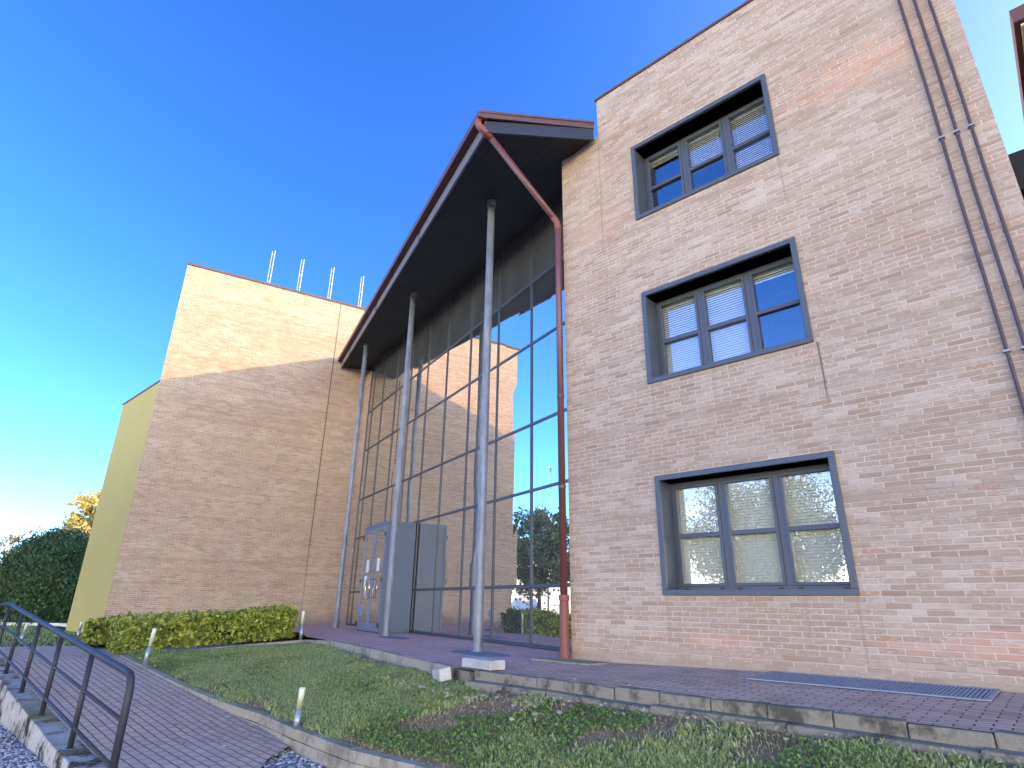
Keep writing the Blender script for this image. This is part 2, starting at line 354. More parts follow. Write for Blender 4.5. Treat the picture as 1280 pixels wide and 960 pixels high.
m_yellow.bump(m_yellow.noise(60, 3), .25, .01); m_yellow = m_yellow.out(_c, .85, .2)
m_orange = plain('orange_joint', (.42, .22, .08), .8)
m_cream = plain('cream_render', (.60, .55, .42), .8, .2, 0, .08, 2)
m_railing = plain('railing_paint', (.030, .030, .038), .6, .5, 0, .25, 12)
m_bol_top = plain('bollard_lens', (.66, .72, .50), .4, .5, 0, .12, 20)
m_bol_shaft = plain('bollard_shaft', (.46, .50, .56), .4, .5, .4, .2, 20)
m_conc = concrete_mat('weathered_concrete', md=.5, mm=.85)
m_wallc = concrete_mat('stained_concrete_wall', (.50, .48, .44), (.025, .025, .025), (.26, .21, .08), 1.0, .9, thr=.49)
m_kerb_r = concrete_mat('dark_weathered_kerb', (.25, .23, .18), (.045, .043, .035), (.21, .19, .09), .8, .6)
m_block = concrete_mat('pale_concrete_block', (.50, .49, .46), (.2, .2, .18), (.22, .2, .1), .3, .25)
m_ramp = paver_mat('ramp_pavers', [(.62, .40, .27), (.71, .46, .31), (.78, .51, .34), (.76, .58, .41)], .21, .108, (.10, .085, .09), .013)
m_pave = paver_mat('entrance_pavers', [(.62, .31, .24), (.70, .37, .29), (.76, .42, .33), (.73, .55, .46)], .21, .075, (.17, .12, .11), .006)
m_pave2 = paver_mat('path_pavers', [(.50, .32, .225), (.64, .42, .29), (.72, .47, .33), (.72, .55, .40)], .22, .09, (.075, .065, .07), .011, moss=.4)
m_slate = plain('slate_slab', (.15, .17, .20), .6, .3, 0, .2, 5)

def ground_mat(name, a, b, c, sc=1.0, bump=.6):
    M = NT(name)
    k = M.mix(M.noise(2.0 * sc, 5, .7), a, b); k = M.mix(M.ramp(M.noise(.6 * sc, 4, .6), [(.4, 0.0), (.65, 1.0)]), k, c)
    k = M.mix(M.math('MULTIPLY', M.noise(40, 3), .5), k, tuple(x * .5 for x in a))
    M.bump(M.math('ADD', M.noise(30, 5, .8), M.noise(90, 2)), bump, .03)
    return M.out(k, .95, .1)
m_soil = ground_mat('lawn_soil', (.24, .20, .12), (.38, .31, .19), (.20, .20, .08), 1)
m_lawn2 = ground_mat('far_lawn', (.05, .10, .025), (.085, .14, .04), (.10, .12, .05), 1)
m_farg = ground_mat('far_ground', (.46, .42, .35), (.34, .32, .24), (.50, .46, .39), .3)
def gravel_mat():
    M = NT('gravel_bed'); vo = M.n('TexVoronoi'); vo.inputs['Scale'].default_value = 38; M.l(M.obj(), vo.inputs['Vector'])
    sc = M.n('SeparateColor'); M.l(vo.outputs['Color'], sc.inputs[0])
    c = M.ramp(sc.outputs[0], [(0, (.24, .225, .21)), (.5, (.44, .42, .39)), (1, (.70, .67, .63))])
    c = M.mix(M.ramp(vo.outputs['Distance'], [(.35, 0.0), (.7, .85)]), c, (.06, .055, .05))
    M.bump(M.math('SUBTRACT', 1.0, vo.outputs['Distance']), 1, .02); return M.out(c, .9, .2)
m_gravel = gravel_mat()
def island(name, stops, rough=.8):
    M = NT(name); g = M.n('NewGeometry'); return M.out(M.ramp(g.outputs['Random Per Island'], stops), rough, .2)
m_stone = island('gravel_stone', [(0, (.30, .28, .26)), (.5, (.52, .50, .46)), (1, (.80, .77, .72))])
m_straw = island('dry_straw', [(0, (.20, .15, .085)), (.5, (.32, .25, .15)), (1, (.46, .38, .25))])
m_grass = leaf_mat('grass_blade', (.20, .26, .09), (.37, .46, .15), (.62, .66, .34), .3)
m_hedge = leaf_mat('hedge_leaf', (.09, .14, .03), (.33, .40, .06), (.76, .74, .15), .25)
m_ever = leaf_mat('evergreen_spray', (.05, .105, .05), (.09, .17, .075), (.17, .26, .11), .15)
m_gold = leaf_mat('autumn_leaf', (.50, .42, .12), (.66, .58, .20), (.76, .70, .32), .4)
m_rust = leaf_mat('pale_leaf', (.40, .36, .24), (.52, .44, .30), (.62, .54, .40), .3)
m_green = leaf_mat('olive_leaf', (.13, .16, .06), (.24, .27, .11), (.38, .38, .18), .35)
m_bark = plain('bark', (.13, .10, .075), .9, .1, 0, .35, 12, .5)

# ------------------------------------------------------------ SETTING: ground
def sheet(name, polys, m, label_kind='structure'):
    mb = MB()
    for poly in polys:
        mb._add([(p[0], p[1], p[2]) for p in poly], [list(range(len(poly)))])
    o = mb.build(name, m); tag(o, kind=label_kind); return o
RL = lambda t, v, z: (Vector((-4.59, 7.12, 0)) + UR * t + VR * v).to_tuple()[:2] + (z,)
BEND = Vector(RL(6.55, 0, 0)); TURN = Vector((-.90, -.43, 0)).normalized()
# low ground (out to the horizon)
g = 1500
sheet('ground', [[(-g, -g, -1.12), (g, -g, -1.12), (g, g, -1.12), (-g, g, -1.12)]], m_farg)
# plateau on which the lawns and buildings stand
def zramp(t): return -.71 + (.068 if t > 0 else .02) * t
def zrail(t): return -.71 + .068 * t
e1 = RL(-.0, -.02, -.36); e2 = RL(6.55, -.02, -.36); e3 = (BEND + TURN * 150).to_tuple()[:2] + (-.36,)
pl = [e2, e3, (-300, -50, -.36), (-300, 500, -.36), (300, 500, -.36), (300, 60, -.36), (60, 12, -.36), (9, 7.0, -.36), (1.5, 9.2, -.36), (-6.8, 13.3, -.36), RL(6.5, 2.1, -.36)]
sheet('terrain', [pl], m_farg)
# gravel height field, in front of and left of the ramp
def hgrav(x, y):
    p = Vector((x + 4.59, y - 7.12, 0)); t = p.dot(UR); v = p.dot(VR)
    w = min(1, max(0, (t + 2.0) / 1.6)); w = w * w * (3 - 2 * w)
    a = min(1, max(0, (1.2 - v) / 1.2))
    return -.775 - .09 * w * a + .015 * math.sin(x * 3.1) * math.cos(y * 2.7)
xs = np.arange(-26, 9.01, .25); ys = np.arange(-8, 12.01, .25); mb = MB(); idx = {}
for i, x in enumerate(xs):
    for j, y in enumerate(ys):
        idx[i, j] = len(mb.v); mb.v.append((float(x), float(y), hgrav(x, y)))
for i in range(len(xs) - 1):
    for j in range(len(ys) - 1):
        mb.f.append([idx[i, j], idx[i + 1, j], idx[i + 1, j + 1], idx[i, j + 1]]); mb.m.append(0)
tag(mb.build('gravel_ground', m_gravel, smooth=True), kind='structure')

# ramp surface + landing
def rfr(poly): return poly
mb = MB()
ts = np.arange(-2.6, 6.21, .2)
vl = .16
for a_, b_ in zip(ts[:-1], ts[1:]):
    def edge(t): return 2.02 if t > -1.0 else 2.02 - (-1.0 - t) * .95 + .04 * math.sin(t * 9)
    q = [(a_, vl, zramp(a_)), (b_, vl, zramp(b_)), (b_, edge(b_), zramp(b_)), (a_, edge(a_), zramp(a_))]
    mb._add(q, [(3, 2, 1, 0)])
o = mb.build('ramp_path', m_ramp, loc=(-4.59, 7.12, 0)); o.matrix_world = Matrix(((UR.x, VR.x, 0, -4.59), (UR.y, VR.y, 0, 7.12), (0, 0, 1, 0), (0, 0, 0, 1)))
tag(o, kind='structure')
def to_r(p): q = Vector((p[0] + 4.59, p[1] - 7.12, 0)); return (q.dot(UR), q.dot(VR))
mb = MB()
far_a = Vector((-9.6, 15.9, 0)); far_dir = Vector((-1.85, -.98, 0)).normalized()
land = [to_r(Vector((-7.62, 12.85, 0))), to_r(Vector((-10.4, 15.5, 0))), to_r(Vector((-9.75, 15.85, 0))), to_r(far_a + far_dir * 9), to_r(BEND + TURN * 6), (6.55, vl), (6.2, vl), (6.2, 2.02)]
zz = -.288
mb._add([(p[0], p[1], zz) for p in land], [list(range(len(land)))])
o = mb.build('landing_path', m_ramp); o.matrix_world = Matrix(((UR.x, VR.x, 0, -4.59), (UR.y, VR.y, 0, 7.12), (0, 0, 1, 0), (0, 0, 0, 1)))
tag(o, kind='structure')
# ramp retaining wall with concrete edge (under the railing)
mb = MB()
for a_, b_ in zip(np.arange(-3.2, 6.5, .97), np.arange(-3.2, 6.5, .97) + .965):
    j = random.uniform(-.008, .008)
    z0, z1 = max(zramp(a_), -.95), zramp(b_)
    mb._add([(a_, -.10 + j, -1.4), (b_, -.10 + j, -1.4), (b_, vl, -1.4), (a_, vl, -1.4), (a_, -.10 + j, z0 + .012), (b_, -.10 + j, z1 + .012), (b_, vl, z1 + .012), (a_, vl, z0 + .012)],
            [(0, 1, 2, 3), (7, 6, 5, 4), (4, 5, 1, 0), (5, 6, 2, 1), (6, 7, 3, 2), (7, 4, 0, 3)])
o = mb.build('ramp_wall', m_wallc, bevel=.012); o.matrix_world = Matrix(((UR.x, VR.x, 0, -4.59), (UR.y, VR.y, 0, 7.12), (0, 0, 1, 0), (0, 0, 0, 1)))
tag(o, 'low stained concrete wall carrying the railing on the left edge of the ramp', 'retaining wall')
for p in o.data.polygons: pass
mb = MB(); q = BEND
mb.prism([(q + TURN * 0).to_tuple()[:2], (q + TURN * 14).to_tuple()[:2], (q + TURN * 14 + Vector((-.11, .23, 0))).to_tuple()[:2], (q + Vector((-.11, .23, 0))).to_tuple()[:2]], -1.4, -.27)
tag(mb.build('landing_wall', m_wallc), 'concrete wall edging the landing at the top of the ramp', 'retaining wall')

# entrance and facade paving (z = 0)
def wpoly(pts, z): return [(p[0], p[1], z) for p in pts]
def flat(name, pts, z, m, rotz):
    c, s_ = math.cos(rotz), math.sin(rotz)
    loc = [(p[0] * c + p[1] * s_, -p[0] * s_ + p[1] * c, z) for p in pts]
    a = sum(loc[i][0] * loc[(i + 1) % len(loc)][1] - loc[(i + 1) % len(loc)][0] * loc[i][1] for i in range(len(loc)))
    if a < 0: loc = loc[::-1]
    o = MB()._add(loc, [list(range(len(loc)))]).build(name, m, rotz=rotz); return tag(o, kind='structure')
Kc = gla(-4.40, -2.95); Kd = Vector((-.17, 7.85, 0)); Ke = fac(14, -2.22)
split = fac(-.25, -2.0)
flat('entrance_paving', [Kc, gla(1.45, -2.98), fac(.1, -.9), fac(.55, 0), fac(.5, 1), gla(1.3, .5), gla(-14.1, .5), gla(-14.1, -7.6), Vector((-9.5, 18.4, 0)), Vector((-5.6, 17.2, 0)), Vector((-4.75, 15.1, 0))], 0, m_pave, AG)
def inv_f(p): q = p - P0; return (q.dot(DA), q.dot(NA))
mb = MB()      # the path falls gently from the wall to the kerb
pa, pb = inv_f(gla(1.45, -2.98)), inv_f(Kd)
rows = [((pa[0], pa[1], 0), (.1, -.9, 0), (.1, -.9, 0)), ((pb[0], pb[1], 0), (.55, -1.0, .006), (.55, 0, .008)), ((3.0, -2.22, 0), (3.0, -1.0, .035), (3.0, .3, .066)), ((14, -2.22, 0), (14, -1.0, .035), (14, .3, .066))]
for r0, r1 in zip(rows[:-1], rows[1:]):
    for k in (0, 1):
        f_ = [r0[k], r1[k], r1[k + 1], r0[k + 1]]
        if r0[k] == r0[k + 1]: f_ = f_[:3]
        mb._add(f_, [list(range(len(f_)))])
tag(mb.build('facade_path', m_pave2, loc=P0, rotz=AF), kind='structure')

# lawn
front = [(-7.75, 12.95, -.31), (-5.2, 10.45, -.53), (-4.1, 9.42, -.60), (-3.17, 8.55, -.62), (-2.35, 7.5, -.60), (-1.5, 6.5, -.58), (-.78, 5.9, -.57), (.5, 4.95, -.56), (2.0, 3.4, -.55), (4.5, .7, -.52)]
back = [(-7.2, 13.4, -.27), (-6.0, 14.3, -.20), (-4.80, 14.95, -.12), (-4.15, 14.2, -.12), (-3.0, 12.2, -.13), (-1.6, 9.9, -.15), (-.2, 7.8, -.17), (1.04, 6.65, -.155), (2.9, 4.8, -.15), (7.0, 1.0, -.15)]
def pl_at(P, u):
    L = [0]
    for a_, b_ in zip(P[:-1], P[1:]): L.append(L[-1] + (Vector(b_) - Vector(a_)).length)
    d = u * L[-1]
    for i in range(len(P) - 1):
        if d <= L[i + 1] or i == len(P) - 2:
            k = (d - L[i]) / (L[i + 1] - L[i]); return Vector(P[i]).lerp(Vector(P[i + 1]), k)
NU, NV = 120, 40; mb = MB()
def lawn_pt(u, v):
    # match both borders segment by segment
    i = min(int(u * 9), 8); k = u * 9 - i
    a_ = Vector(front[i]).lerp(Vector(front[i + 1]), k); b_ = Vector(back[i]).lerp(Vector(back[i + 1]), k)
    p = a_.lerp(b_, v); p.z += .05 * math.sin(math.pi * v) + .02 * math.sin(p.x * 3.3) * math.sin(p.y * 2.9) * math.sin(math.pi * v)
    return p
for i in range(NU + 1):
    for j in range(NV + 1): mb.v.append(tuple(lawn_pt(i / NU, j / NV)))
for i in range(NU):
    for j in range(NV):
        k = i * (NV + 1) + j; mb.f.append([k, k + NV + 1, k + NV + 2, k + 1]); mb.m.append(0)
tag(mb.build('lawn_ground', m_soil, smooth=True), kind='structure')
flat('far_lawn_ground', [Vector((-9.9, 16.3, 0)), far_a + far_dir * 14, Vector((-40, 14, 0)), Vector((-40, 27.5, 0)), Vector((-18.6, 26.7, 0)), Vector((-15.6, 24.3, 0)), Vector((-12.6, 19.9, 0))], -.31, m_lawn2, 0)

from mathutils import noise as mnoise
def nz(x, y, s=1.0): return mnoise.noise(Vector((x * s, y * s, 3.3)))
def blades(name, pts, hs, m, ws=.004, kind='stuff'):
    n = len(pts); P = np.array(pts, dtype=float); a = rng.uniform(0, 2 * math.pi, n); h = np.array(hs); 
    lean = rng.normal(0, .45, (n, 2)) * h[:, None]; w = rng.uniform(.7, 1.4, n) * ws
    dx = np.cos(a) * w; dy = np.sin(a) * w
    V = np.zeros((n, 5, 3))
    V[:, 0] = P + np.stack([dx, dy, np.zeros(n)], 1); V[:, 1] = P - np.stack([dx, dy, np.zeros(n)], 1)
    mid = P + np.stack([lean[:, 0] * .4, lean[:, 1] * .4, h * .6], 1)
    V[:, 2] = mid - np.stack([dx, dy, np.zeros(n)], 1) * .8; V[:, 3] = mid + np.stack([dx, dy, np.zeros(n)], 1) * .8
    V[:, 4] = P + np.stack([lean[:, 0], lean[:, 1], h], 1)
    me = bpy.data.meshes.new(name)
    me.vertices.add(n * 5); me.vertices.foreach_set('co', V.reshape(-1))
    base = np.arange(n)[:, None] * 5
    q = (base + np.array([0, 1, 2, 3])[None]); tr = (base + np.array([3, 2, 4])[None])
    li = np.concatenate([q, tr], 1).reshape(-1)
    me.loops.add(len(li)); me.loops.foreach_set('vertex_index', li.astype(np.int32))
    me.polygons.add(2 * n); ls = np.zeros((n, 2), dtype=np.int32); ls[:, 0] = np.arange(n) * 7; ls[:, 1] = ls[:, 0] + 4
    lt = np.tile(np.array([4, 3], dtype=np.int32), n)
    me.polygons.foreach_set('loop_start', ls.reshape(-1)); me.polygons.foreach_set('loop_total', lt)
    me.materials.append(m); me.update(calc_edges=True); me.validate()
    o = bpy.data.objects.new(name, me); COL.objects.link(o); return o
gp, gh, sp_, sh = [], [], [], []
while len(gp) < 105000:
    u, v = random.random(), random.random()
    p = lawn_pt(u, v)
    if p.y < 2.5: continue
    near = max(0.0, 1 - v / .16) + max(0.0, (v - .86) / .14)
    cov = .80 + 1.0 * nz(p.x, p.y, .9) + .5 * nz(p.x + 9, p.y, 2.6) - 1.0 * near
    for (cx, cy, cr) in ((-.6, 6.5, .75), (-1.3, 7.0, .45), (-.05, 7.2, .7), (.9, 6.25, .7), (-6.2, 11.8, .6), (2.1, 5.0, .5)):
        d = math.hypot(p.x - cx, p.y - cy) / cr
        if d < 1.3: cov -= 1.1 * (1.3 - d)
    if random.random() < cov:
        gp.append(tuple(p)); gh.append(random.uniform(.02, .06) * (1.0 + .8 * max(0, nz(p.x, p.y, 1.5))))
    elif random.random() < .5 and len(sp_) < 30000:
        sp_.append(tuple(p)); sh.append(random.uniform(.008, .03))
tag(blades('grass', gp, gh, m_grass, .0085), 'short green grass growing over the sloping lawn', 'grass', kind='stuff')
tag(blades('dry_grass', sp_, sh, m_straw, .004), 'dry straw and thatch on the bare patches of the lawn', 'dry grass', kind='stuff')
# broad clover-like leaves in darker tufts
def leaf_cloud(name, C, size, m, nrm=None, parent=None, aspect=1.6, up=0.0):
    n = len(C); C = np.array(C); s = rng.uniform(.6, 1.3, n) * size
    a = rng.normal(size=(n, 3)); a[:, 2] += up * 0
    a /= np.linalg.norm(a, axis=1)[:, None]
    b = rng.normal(size=(n, 3))
    if up: b = b * (1 - up) + np.array([0, 0, 1.0]) * up * 3
    b = np.cross(a, b); b /= np.linalg.norm(b, axis=1)[:, None] + 1e-9
    if up: a, b = np.cross(a, b), b; 
    V = np.zeros((n, 4, 3)); A = a * (s * aspect * .5)[:, None]; B = b * (s * .5)[:, None]
    V[:, 0] = C - A; V[:, 1] = C + B - A * .1; V[:, 2] = C + A; V[:, 3] = C - B - A * .1
    me = bpy.data.meshes.new(name); me.vertices.add(n * 4); me.vertices.foreach_set('co', V.reshape(-1))
    me.loops.add(n * 4); me.loops.foreach_set('vertex_index', np.arange(n * 4, dtype=np.int32))
    me.polygons.add(n); me.polygons.foreach_set('loop_start', np.arange(n, dtype=np.int32) * 4); me.polygons.foreach_set('loop_total', np.full(n, 4, dtype=np.int32))
    me.materials.append(m); me.update(calc_edges=True); me.validate()
    o = bpy.data.objects.new(name, me); COL.objects.link(o)
    if parent: o.parent = parent
    return o
cl = []
while len(cl) < 26000:
    p = lawn_pt(random.random(), random.uniform(.08, .9))
    if nz(p.x + 4, p.y + 7, .8) + .6 * nz(p.x, p.y + 3, 2.5) > .02 and p.y > 3 and random.random() < .8: cl.append((p.x, p.y, p.z + random.uniform(.01, .04)))
tag(leaf_cloud('clover', cl, .021, leaf_mat('clover_leaf', (.09, .17, .04), (.17, .29, .07), (.30, .42, .14), .25)), 'broad clover leaves in darker tufts on the lawn', 'clover', kind='stuff')
fp = []
while len(fp) < 9000:
    x, y = random.uniform(-22, -10), random.uniform(13, 26)
    p = Vector((x, y, 0)) - far_a
    if p.dot(Vector((-far_dir.y, far_dir.x, 0))) < -.15 and (Vector((x, y, 0)) - Vector((-12.6, 19.8, 0))).dot(NA) < -.1 and x / y > -1.0 and Vector((x+18.6,y-26.7,0)).dot(Vector((-.55,.83,0)))<-.2: fp.append((x, y, -.31))
if fp: tag(blades('distant_grass', fp, list(rng.uniform(.03, .06, len(fp))), m_grass, .008), 'grass of the small lawn beyond the landing', 'grass', kind='stuff')

# gravel stones: near patches only
st = MB(); cube = [(-1, -1, -1), (1, -1, -1), (1, 1, -1), (-1, 1, -1), (-1, -1, 1), (1, -1, 1), (1, 1, 1), (-1, 1, 1)]
cf = [(0, 3, 2, 1), (4, 5, 6, 7), (0, 1, 5, 4), (1, 2, 6, 5), (2, 3, 7, 6), (3, 0, 4, 7)]
def stone(x, y, z, r):
    a = random.uniform(0, 6.28); ca, sa = math.cos(a), math.sin(a); k = [random.uniform(.6, 1.3) for _ in range(3)]
    vs = []
    for c in cube:
        q = [c[i] * k[i] * random.uniform(.55, 1.0) * r for i in range(3)]
        vs.append((x + q[0] * ca - q[1] * sa, y + q[0] * sa + q[1] * ca, z + q[2] * .7))
    st._add(vs, cf)
n = 0
while n < 5500:
    t, v = random.uniform(-2, 7), random.uniform(-1.6, -.11); p = RL(t, v, 0)
    if p[0] / p[1] < -.95: continue
    stone(p[0], p[1], hgrav(p[0], p[1]) + .004, random.uniform(.008, .02)); n += 1
n = 0
while n < 2600:
    x, y = random.uniform(-3.2, -.3), random.uniform(5.0, 8.5); tt, vv = to_r((x, y))
    # between ramp end and lawn kerb
    if vv > 2.35 + max(0, (-1.2 - tt)) * 0 + .0 and tt > -1: continue
    if vv < 1.0 - (tt + 1.6) * 0 or tt > -.9 and vv < 2.1: continue
    if tt > -1.2 and vv < 2.1: continue
    stone(x, y, hgrav(x, y) + .004, random.uniform(.007, .02)); n += 1
tag(st.build('gravel', m_stone), 'loose pale grey gravel beside the ramp and its lower end', 'gravel', kind='stuff')

fl = []
while len(fl) < 260:
    t, v = random.uniform(-1.5, 8), 2.0 - abs(random.gauss(0, .5))
    if v < .25: continue
    q = RL(t, v, (zramp(t) if t < 6.2 else -.288) + .012); fl.append(q)
for _ in range(160):
    u_ = random.random(); q = lawn_pt(u_, random.uniform(.02, .98)); fl.append((q.x, q.y, q.z + random.uniform(.01, .05)))
for _ in range(60):
    q = fac(random.uniform(.5, 6), random.uniform(-2.1, -.05), .012); fl.append(tuple(q))
FLV = leaf_cloud('fallen_leaves', fl, .035, island('dead_leaf', [(0, (.22, .12, .05)), (.5, (.38, .24, .10)), (1, (.55, .42, .18))]))
tag(FLV, 'dry fallen leaves scattered over the ramp and the lawn', 'fallen leaves', kind='stuff')
_c = np.zeros(len(FLV.data.vertices) * 3); FLV.data.vertices.foreach_get('co', _c); _c = _c.reshape(-1, 4, 3); _m0 = _c.mean(1, keepdims=True); _c[:, :, 2] = _m0[:, :, 2] + (_c[:, :, 2] - _m0[:, :, 2]) * .25; FLV.data.vertices.foreach_set('co', _c.reshape(-1))
# ------------------------------------------------------------ kerbs
def block_run(name, P, w, top, bottom, length, m, label, cat, jit=.01, side=1, gap=.006, bevel=.008):
    """row of kerb stones along a polyline; top: list of z at each vertex"""
    mb = MB(); L = 0
    for i in range(len(P) - 1):
        a_, b_ = Vector(P[i] + (0,)) if len(P[i]) == 2 else Vector(P[i]), Vector(P[i + 1] + (0,)) if len(P[i + 1]) == 2 else Vector(P[i + 1])
        d = b_ - a_; ln = d.length; nseg = max(1, round(ln / length)); dn = d.normalized(); nn = Vector((-dn.y, dn.x, 0)) * side
        for k in range(nseg):
            u0, u1 = k / nseg, (k + 1) / nseg
            p, q = a_ + d * u0 + dn * gap / 2, a_ + d * u1 - dn * gap / 2
            z0 = top[i] + (top[i + 1] - top[i]) * u0 + random.uniform(-jit, jit); z1 = top[i] + (top[i + 1] - top[i]) * u1 + random.uniform(-jit, jit)
            o_ = nn * random.uniform(-jit, jit)
            c = [p + o_, q + o_, q + nn * w + o_, p + nn * w + o_]
            if isinstance(bottom, list):
                y0_ = bottom[i] + (bottom[i + 1] - bottom[i]) * u0; y1_ = bottom[i] + (bottom[i + 1] - bottom[i]) * u1; bz = [y0_, y1_, y1_, y0_]
            else: bz = bottom
            order = c
            mb.prism([x.to_tuple()[:2] for x in c], bz, [z0, z1, z1, z0])
    o = mb.build(name, m, bevel=bevel); return tag(o, label, cat)
block_run('paving_kerb', [Kc.to_tuple()[:2], gla(1.55, -2.99).to_tuple()[:2]], .14, [.004, .006], -.45, 1.0, m_conc, 'pale concrete kerb along the red entrance paving above the lawn', 'kerb', .008, 1)
block_run('path_kerb', [fac(.18, -2.25).to_tuple()[:2], fac(14, -2.25).to_tuple()[:2]], .14, [.004, .004], -.45, .52, m_kerb_r, 'dark moss-stained concrete kerb along the facade path above the lawn', 'kerb', .010, 1, bevel=.016)
block_run('kerb_footing', [fac(.2, -2.42).to_tuple()[:2], fac(14, -2.38).to_tuple()[:2]], .20, [-.105, -.10], -.5, 1.3, m_kerb_r, 'rough concrete footing strip showing below the facade path kerb', 'kerb footing', .018, 1, bevel=.02)
block_run('hedge_kerb', [(-7.65, 12.98), (-4.78, 15.02), (-3.85, 13.78)], .13, [-.27, -.06, .0], -.5, 1.0, m_conc, 'concrete kerb between the clipped hedge and the lawn', 'kerb', .004, 1)
lk = [p[:2] for p in front[:9]]; lz = [p[2] + .045 for p in front[:9]]
block_run('lawn_kerb', lk, .12, lz, [z - .105 for z in lz], .50, m_conc, 'upper course of mossy concrete blocks edging the lawn beside the ramp', 'kerb', .005, 1, gap=.006)
block_run('kerb_course', lk, .135, [z - .11 for z in lz], -1.0, .43, m_conc, 'lower course of concrete blocks under the lawn edging', 'kerb', .004, 1, gap=.008)
block_run('white_kerb', [(-15.6, 24.25), (-18.6, 26.7), (-42, 26.0)], .25, [-.20, -.20, -.20], -.5, 1.5, m_white, 'white painted kerb at the foot of the mustard wall and dark bush', 'kerb', .002, 1)
# loose blocks at the broken kerb corner
def loose(loc, rz, tilt, dims, m, label):
    mb = MB(); x, y, z = dims; mb.box(-x / 2, x / 2, -y / 2, y / 2, 0, z)
    for i, v in enumerate(mb.v): mb.v[i] = tuple(c * random.uniform(.93, 1.0) if k < 2 else c for k, c in enumerate(v))
    o = mb.build('concrete_block', m, loc=loc, bevel=.012); o.rotation_euler = (tilt[0], tilt[1], rz); return tag(o, label, 'block', 'loose concrete blocks at the broken kerb')
mb = MB()
c0_, c1_ = gla(1.62, -2.96), fac(.14, -2.22); dd_ = (c1_ - c0_)
for k in range(3):
    a_, b_ = c0_ + dd_ * (k / 3 + .01), c0_ + dd_ * ((k + 1) / 3 - .01); nn_ = Vector((-dd_.y, dd_.x, 0)).normalized() * .5
    mb.prism([x.to_tuple()[:2] for x in (a_, b_, b_ + nn_, a_ + nn_)], -.4, -.016 + random.uniform(-.008, .004))
tag(mb.build('kerb_bedding', m_kerb_r, bevel=.008), 'exposed bedding stones under the loose block at the broken kerb corner', 'kerb bedding')
loose(gla(2.02, -2.75, .012), AG + .18, (0, 0), (.60, .26, .11), m_block, 'pale concrete block lying on top of the paving at the broken kerb corner')
loose(gla(1.62, -3.12, -.16), AG - .2, (.16, -.12), (.42, .16, .15), m_block, 'short tilted concrete block slipped off the kerb into the lawn')
mb = MB()
for i in range(110):
    p = gla(random.uniform(.6, 4.4), random.uniform(-3.75, -3.05)); mb2 = random.choice((.010, .014, .018, .03))
    z = -.155
    mb.ball((p.x, p.y, z), mb2, 6, .5, .35)
for i in range(260):
    s_ = random.uniform(.6, 9); p = fac(s_, random.gauss(-2.52, .10)); mb.ball((p.x, p.y, -.112 if (p - P0).dot(NA) > -2.62 else -.150), random.choice((.008, .012, .02)), 6, .5, .35)
tag(mb.build('rubble', m_conc), 'crumbled concrete rubble below the broken kerb corner', 'rubble', kind='stuff')

# drain grate on facade path, slabs
mb = MB(); mb.box(0, 2.15, 0, .04, 0, .012); mb.box(0, 2.15, .77, .81, 0, .012); mb.box(0, .04, .04, .77, 0, .012); mb.box(2.11, 2.15, .04, .77, 0, .012)
for i in range(58): mb.box(.06 + i * .0355, .078 + i * .0355, .04, .77, 0, .010)
for i in range(7): mb.box(.04, 2.11, .12 + i * .085, .126 + i * .085, .001, .008)
gr = thing('floor_grate', fac(3.02, -.84, .046), AF, 'long blue-grey steel grating set in the path under the lowest window', 'grating')
gr.rotation_euler = (.026, 0, AF)
mb.build('bars', plain('grate_steel', (.22, .27, .33), .5, .5, .1), gr)
mb = MB(); mb.box(.03, 2.12, .03, .78, -.003, .002); mb.build('shaft', m_dark, gr)
slabs = [(gla(-.2, -1.62), 1.55, .62, 'blue-grey slab around the foot of the nearest column'), (gla(-5.1, -1.30), 1.35, .52, 'blue-grey slab around the foot of the middle column')]
for q, a_, b_, lb in slabs:
    mb = MB(); pts = []
    for i in range(28):
        th = 2 * math.pi * i / 28; pts.append((a_ / 2 * math.copysign(abs(math.cos(th)) ** .7, math.cos(th)), b_ / 2 * math.copysign(abs(math.sin(th)) ** .7, math.sin(th))))
    mb.prism(pts, 0, .009)
    tag(mb.build('column_slab', m_slate, loc=q, rotz=AG), lb, 'slab', 'slabs at the column feet')
mb = MB(); mb.prism([(-.35, -.25), (.75, -.3), (.8, .1), (-.3, .12)], 0, .03)
tag(mb.build('pipe_pad', concrete_mat('mossy_pad', (.33, .30, .22), (.1, .1, .06), (.2, .19, .08), .4, .8), loc=fac(.02, -.32, .002), rotz=AF, bevel=.01), 'mossy mortar pad at the foot of the red downpipe', 'pad')

# ------------------------------------------------------------ RIGHT BRICK BUILDING
FB = thing('brick_building', P0, AF, 'tall beige brick office wall with three stacked grey framed windows on the right', 'building')
ZT, SE = 10.42, 6.48
WX = (1.70, 4.04); WZ = [(1.00, 2.53), (4.15, 5.63), (7.24, 8.70)]
mb = MB(); T = .45
mb.box(0, .91, 0, T, -.6, 9.52); mb.box(.91, WX[0], 0, T, -.6, ZT)
mb.box(WX[1], SE, 0, T, -.6, ZT)
zz0 = -.6
for a_, b_ in WZ: mb.box(WX[0], WX[1], 0, T, zz0, a_); zz0 = b_
mb.box(WX[0], WX[1], 0, T, zz0, ZT)
mb.box(SE - T, SE, T, 12, -.6, ZT); mb.box(.91, SE - T, 12 - T, 12, -.6, ZT); mb.box(.91, .91 + .3, T, 12 - T, 9.4, ZT)
mb.box(0, .2, T, 1.55, -.6, 9.5)
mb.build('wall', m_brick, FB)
mb = MB(); mb.box(.93, SE - .02, T, 11.9, 9.9, 10.1); mb.build('roof', m_slate, FB)
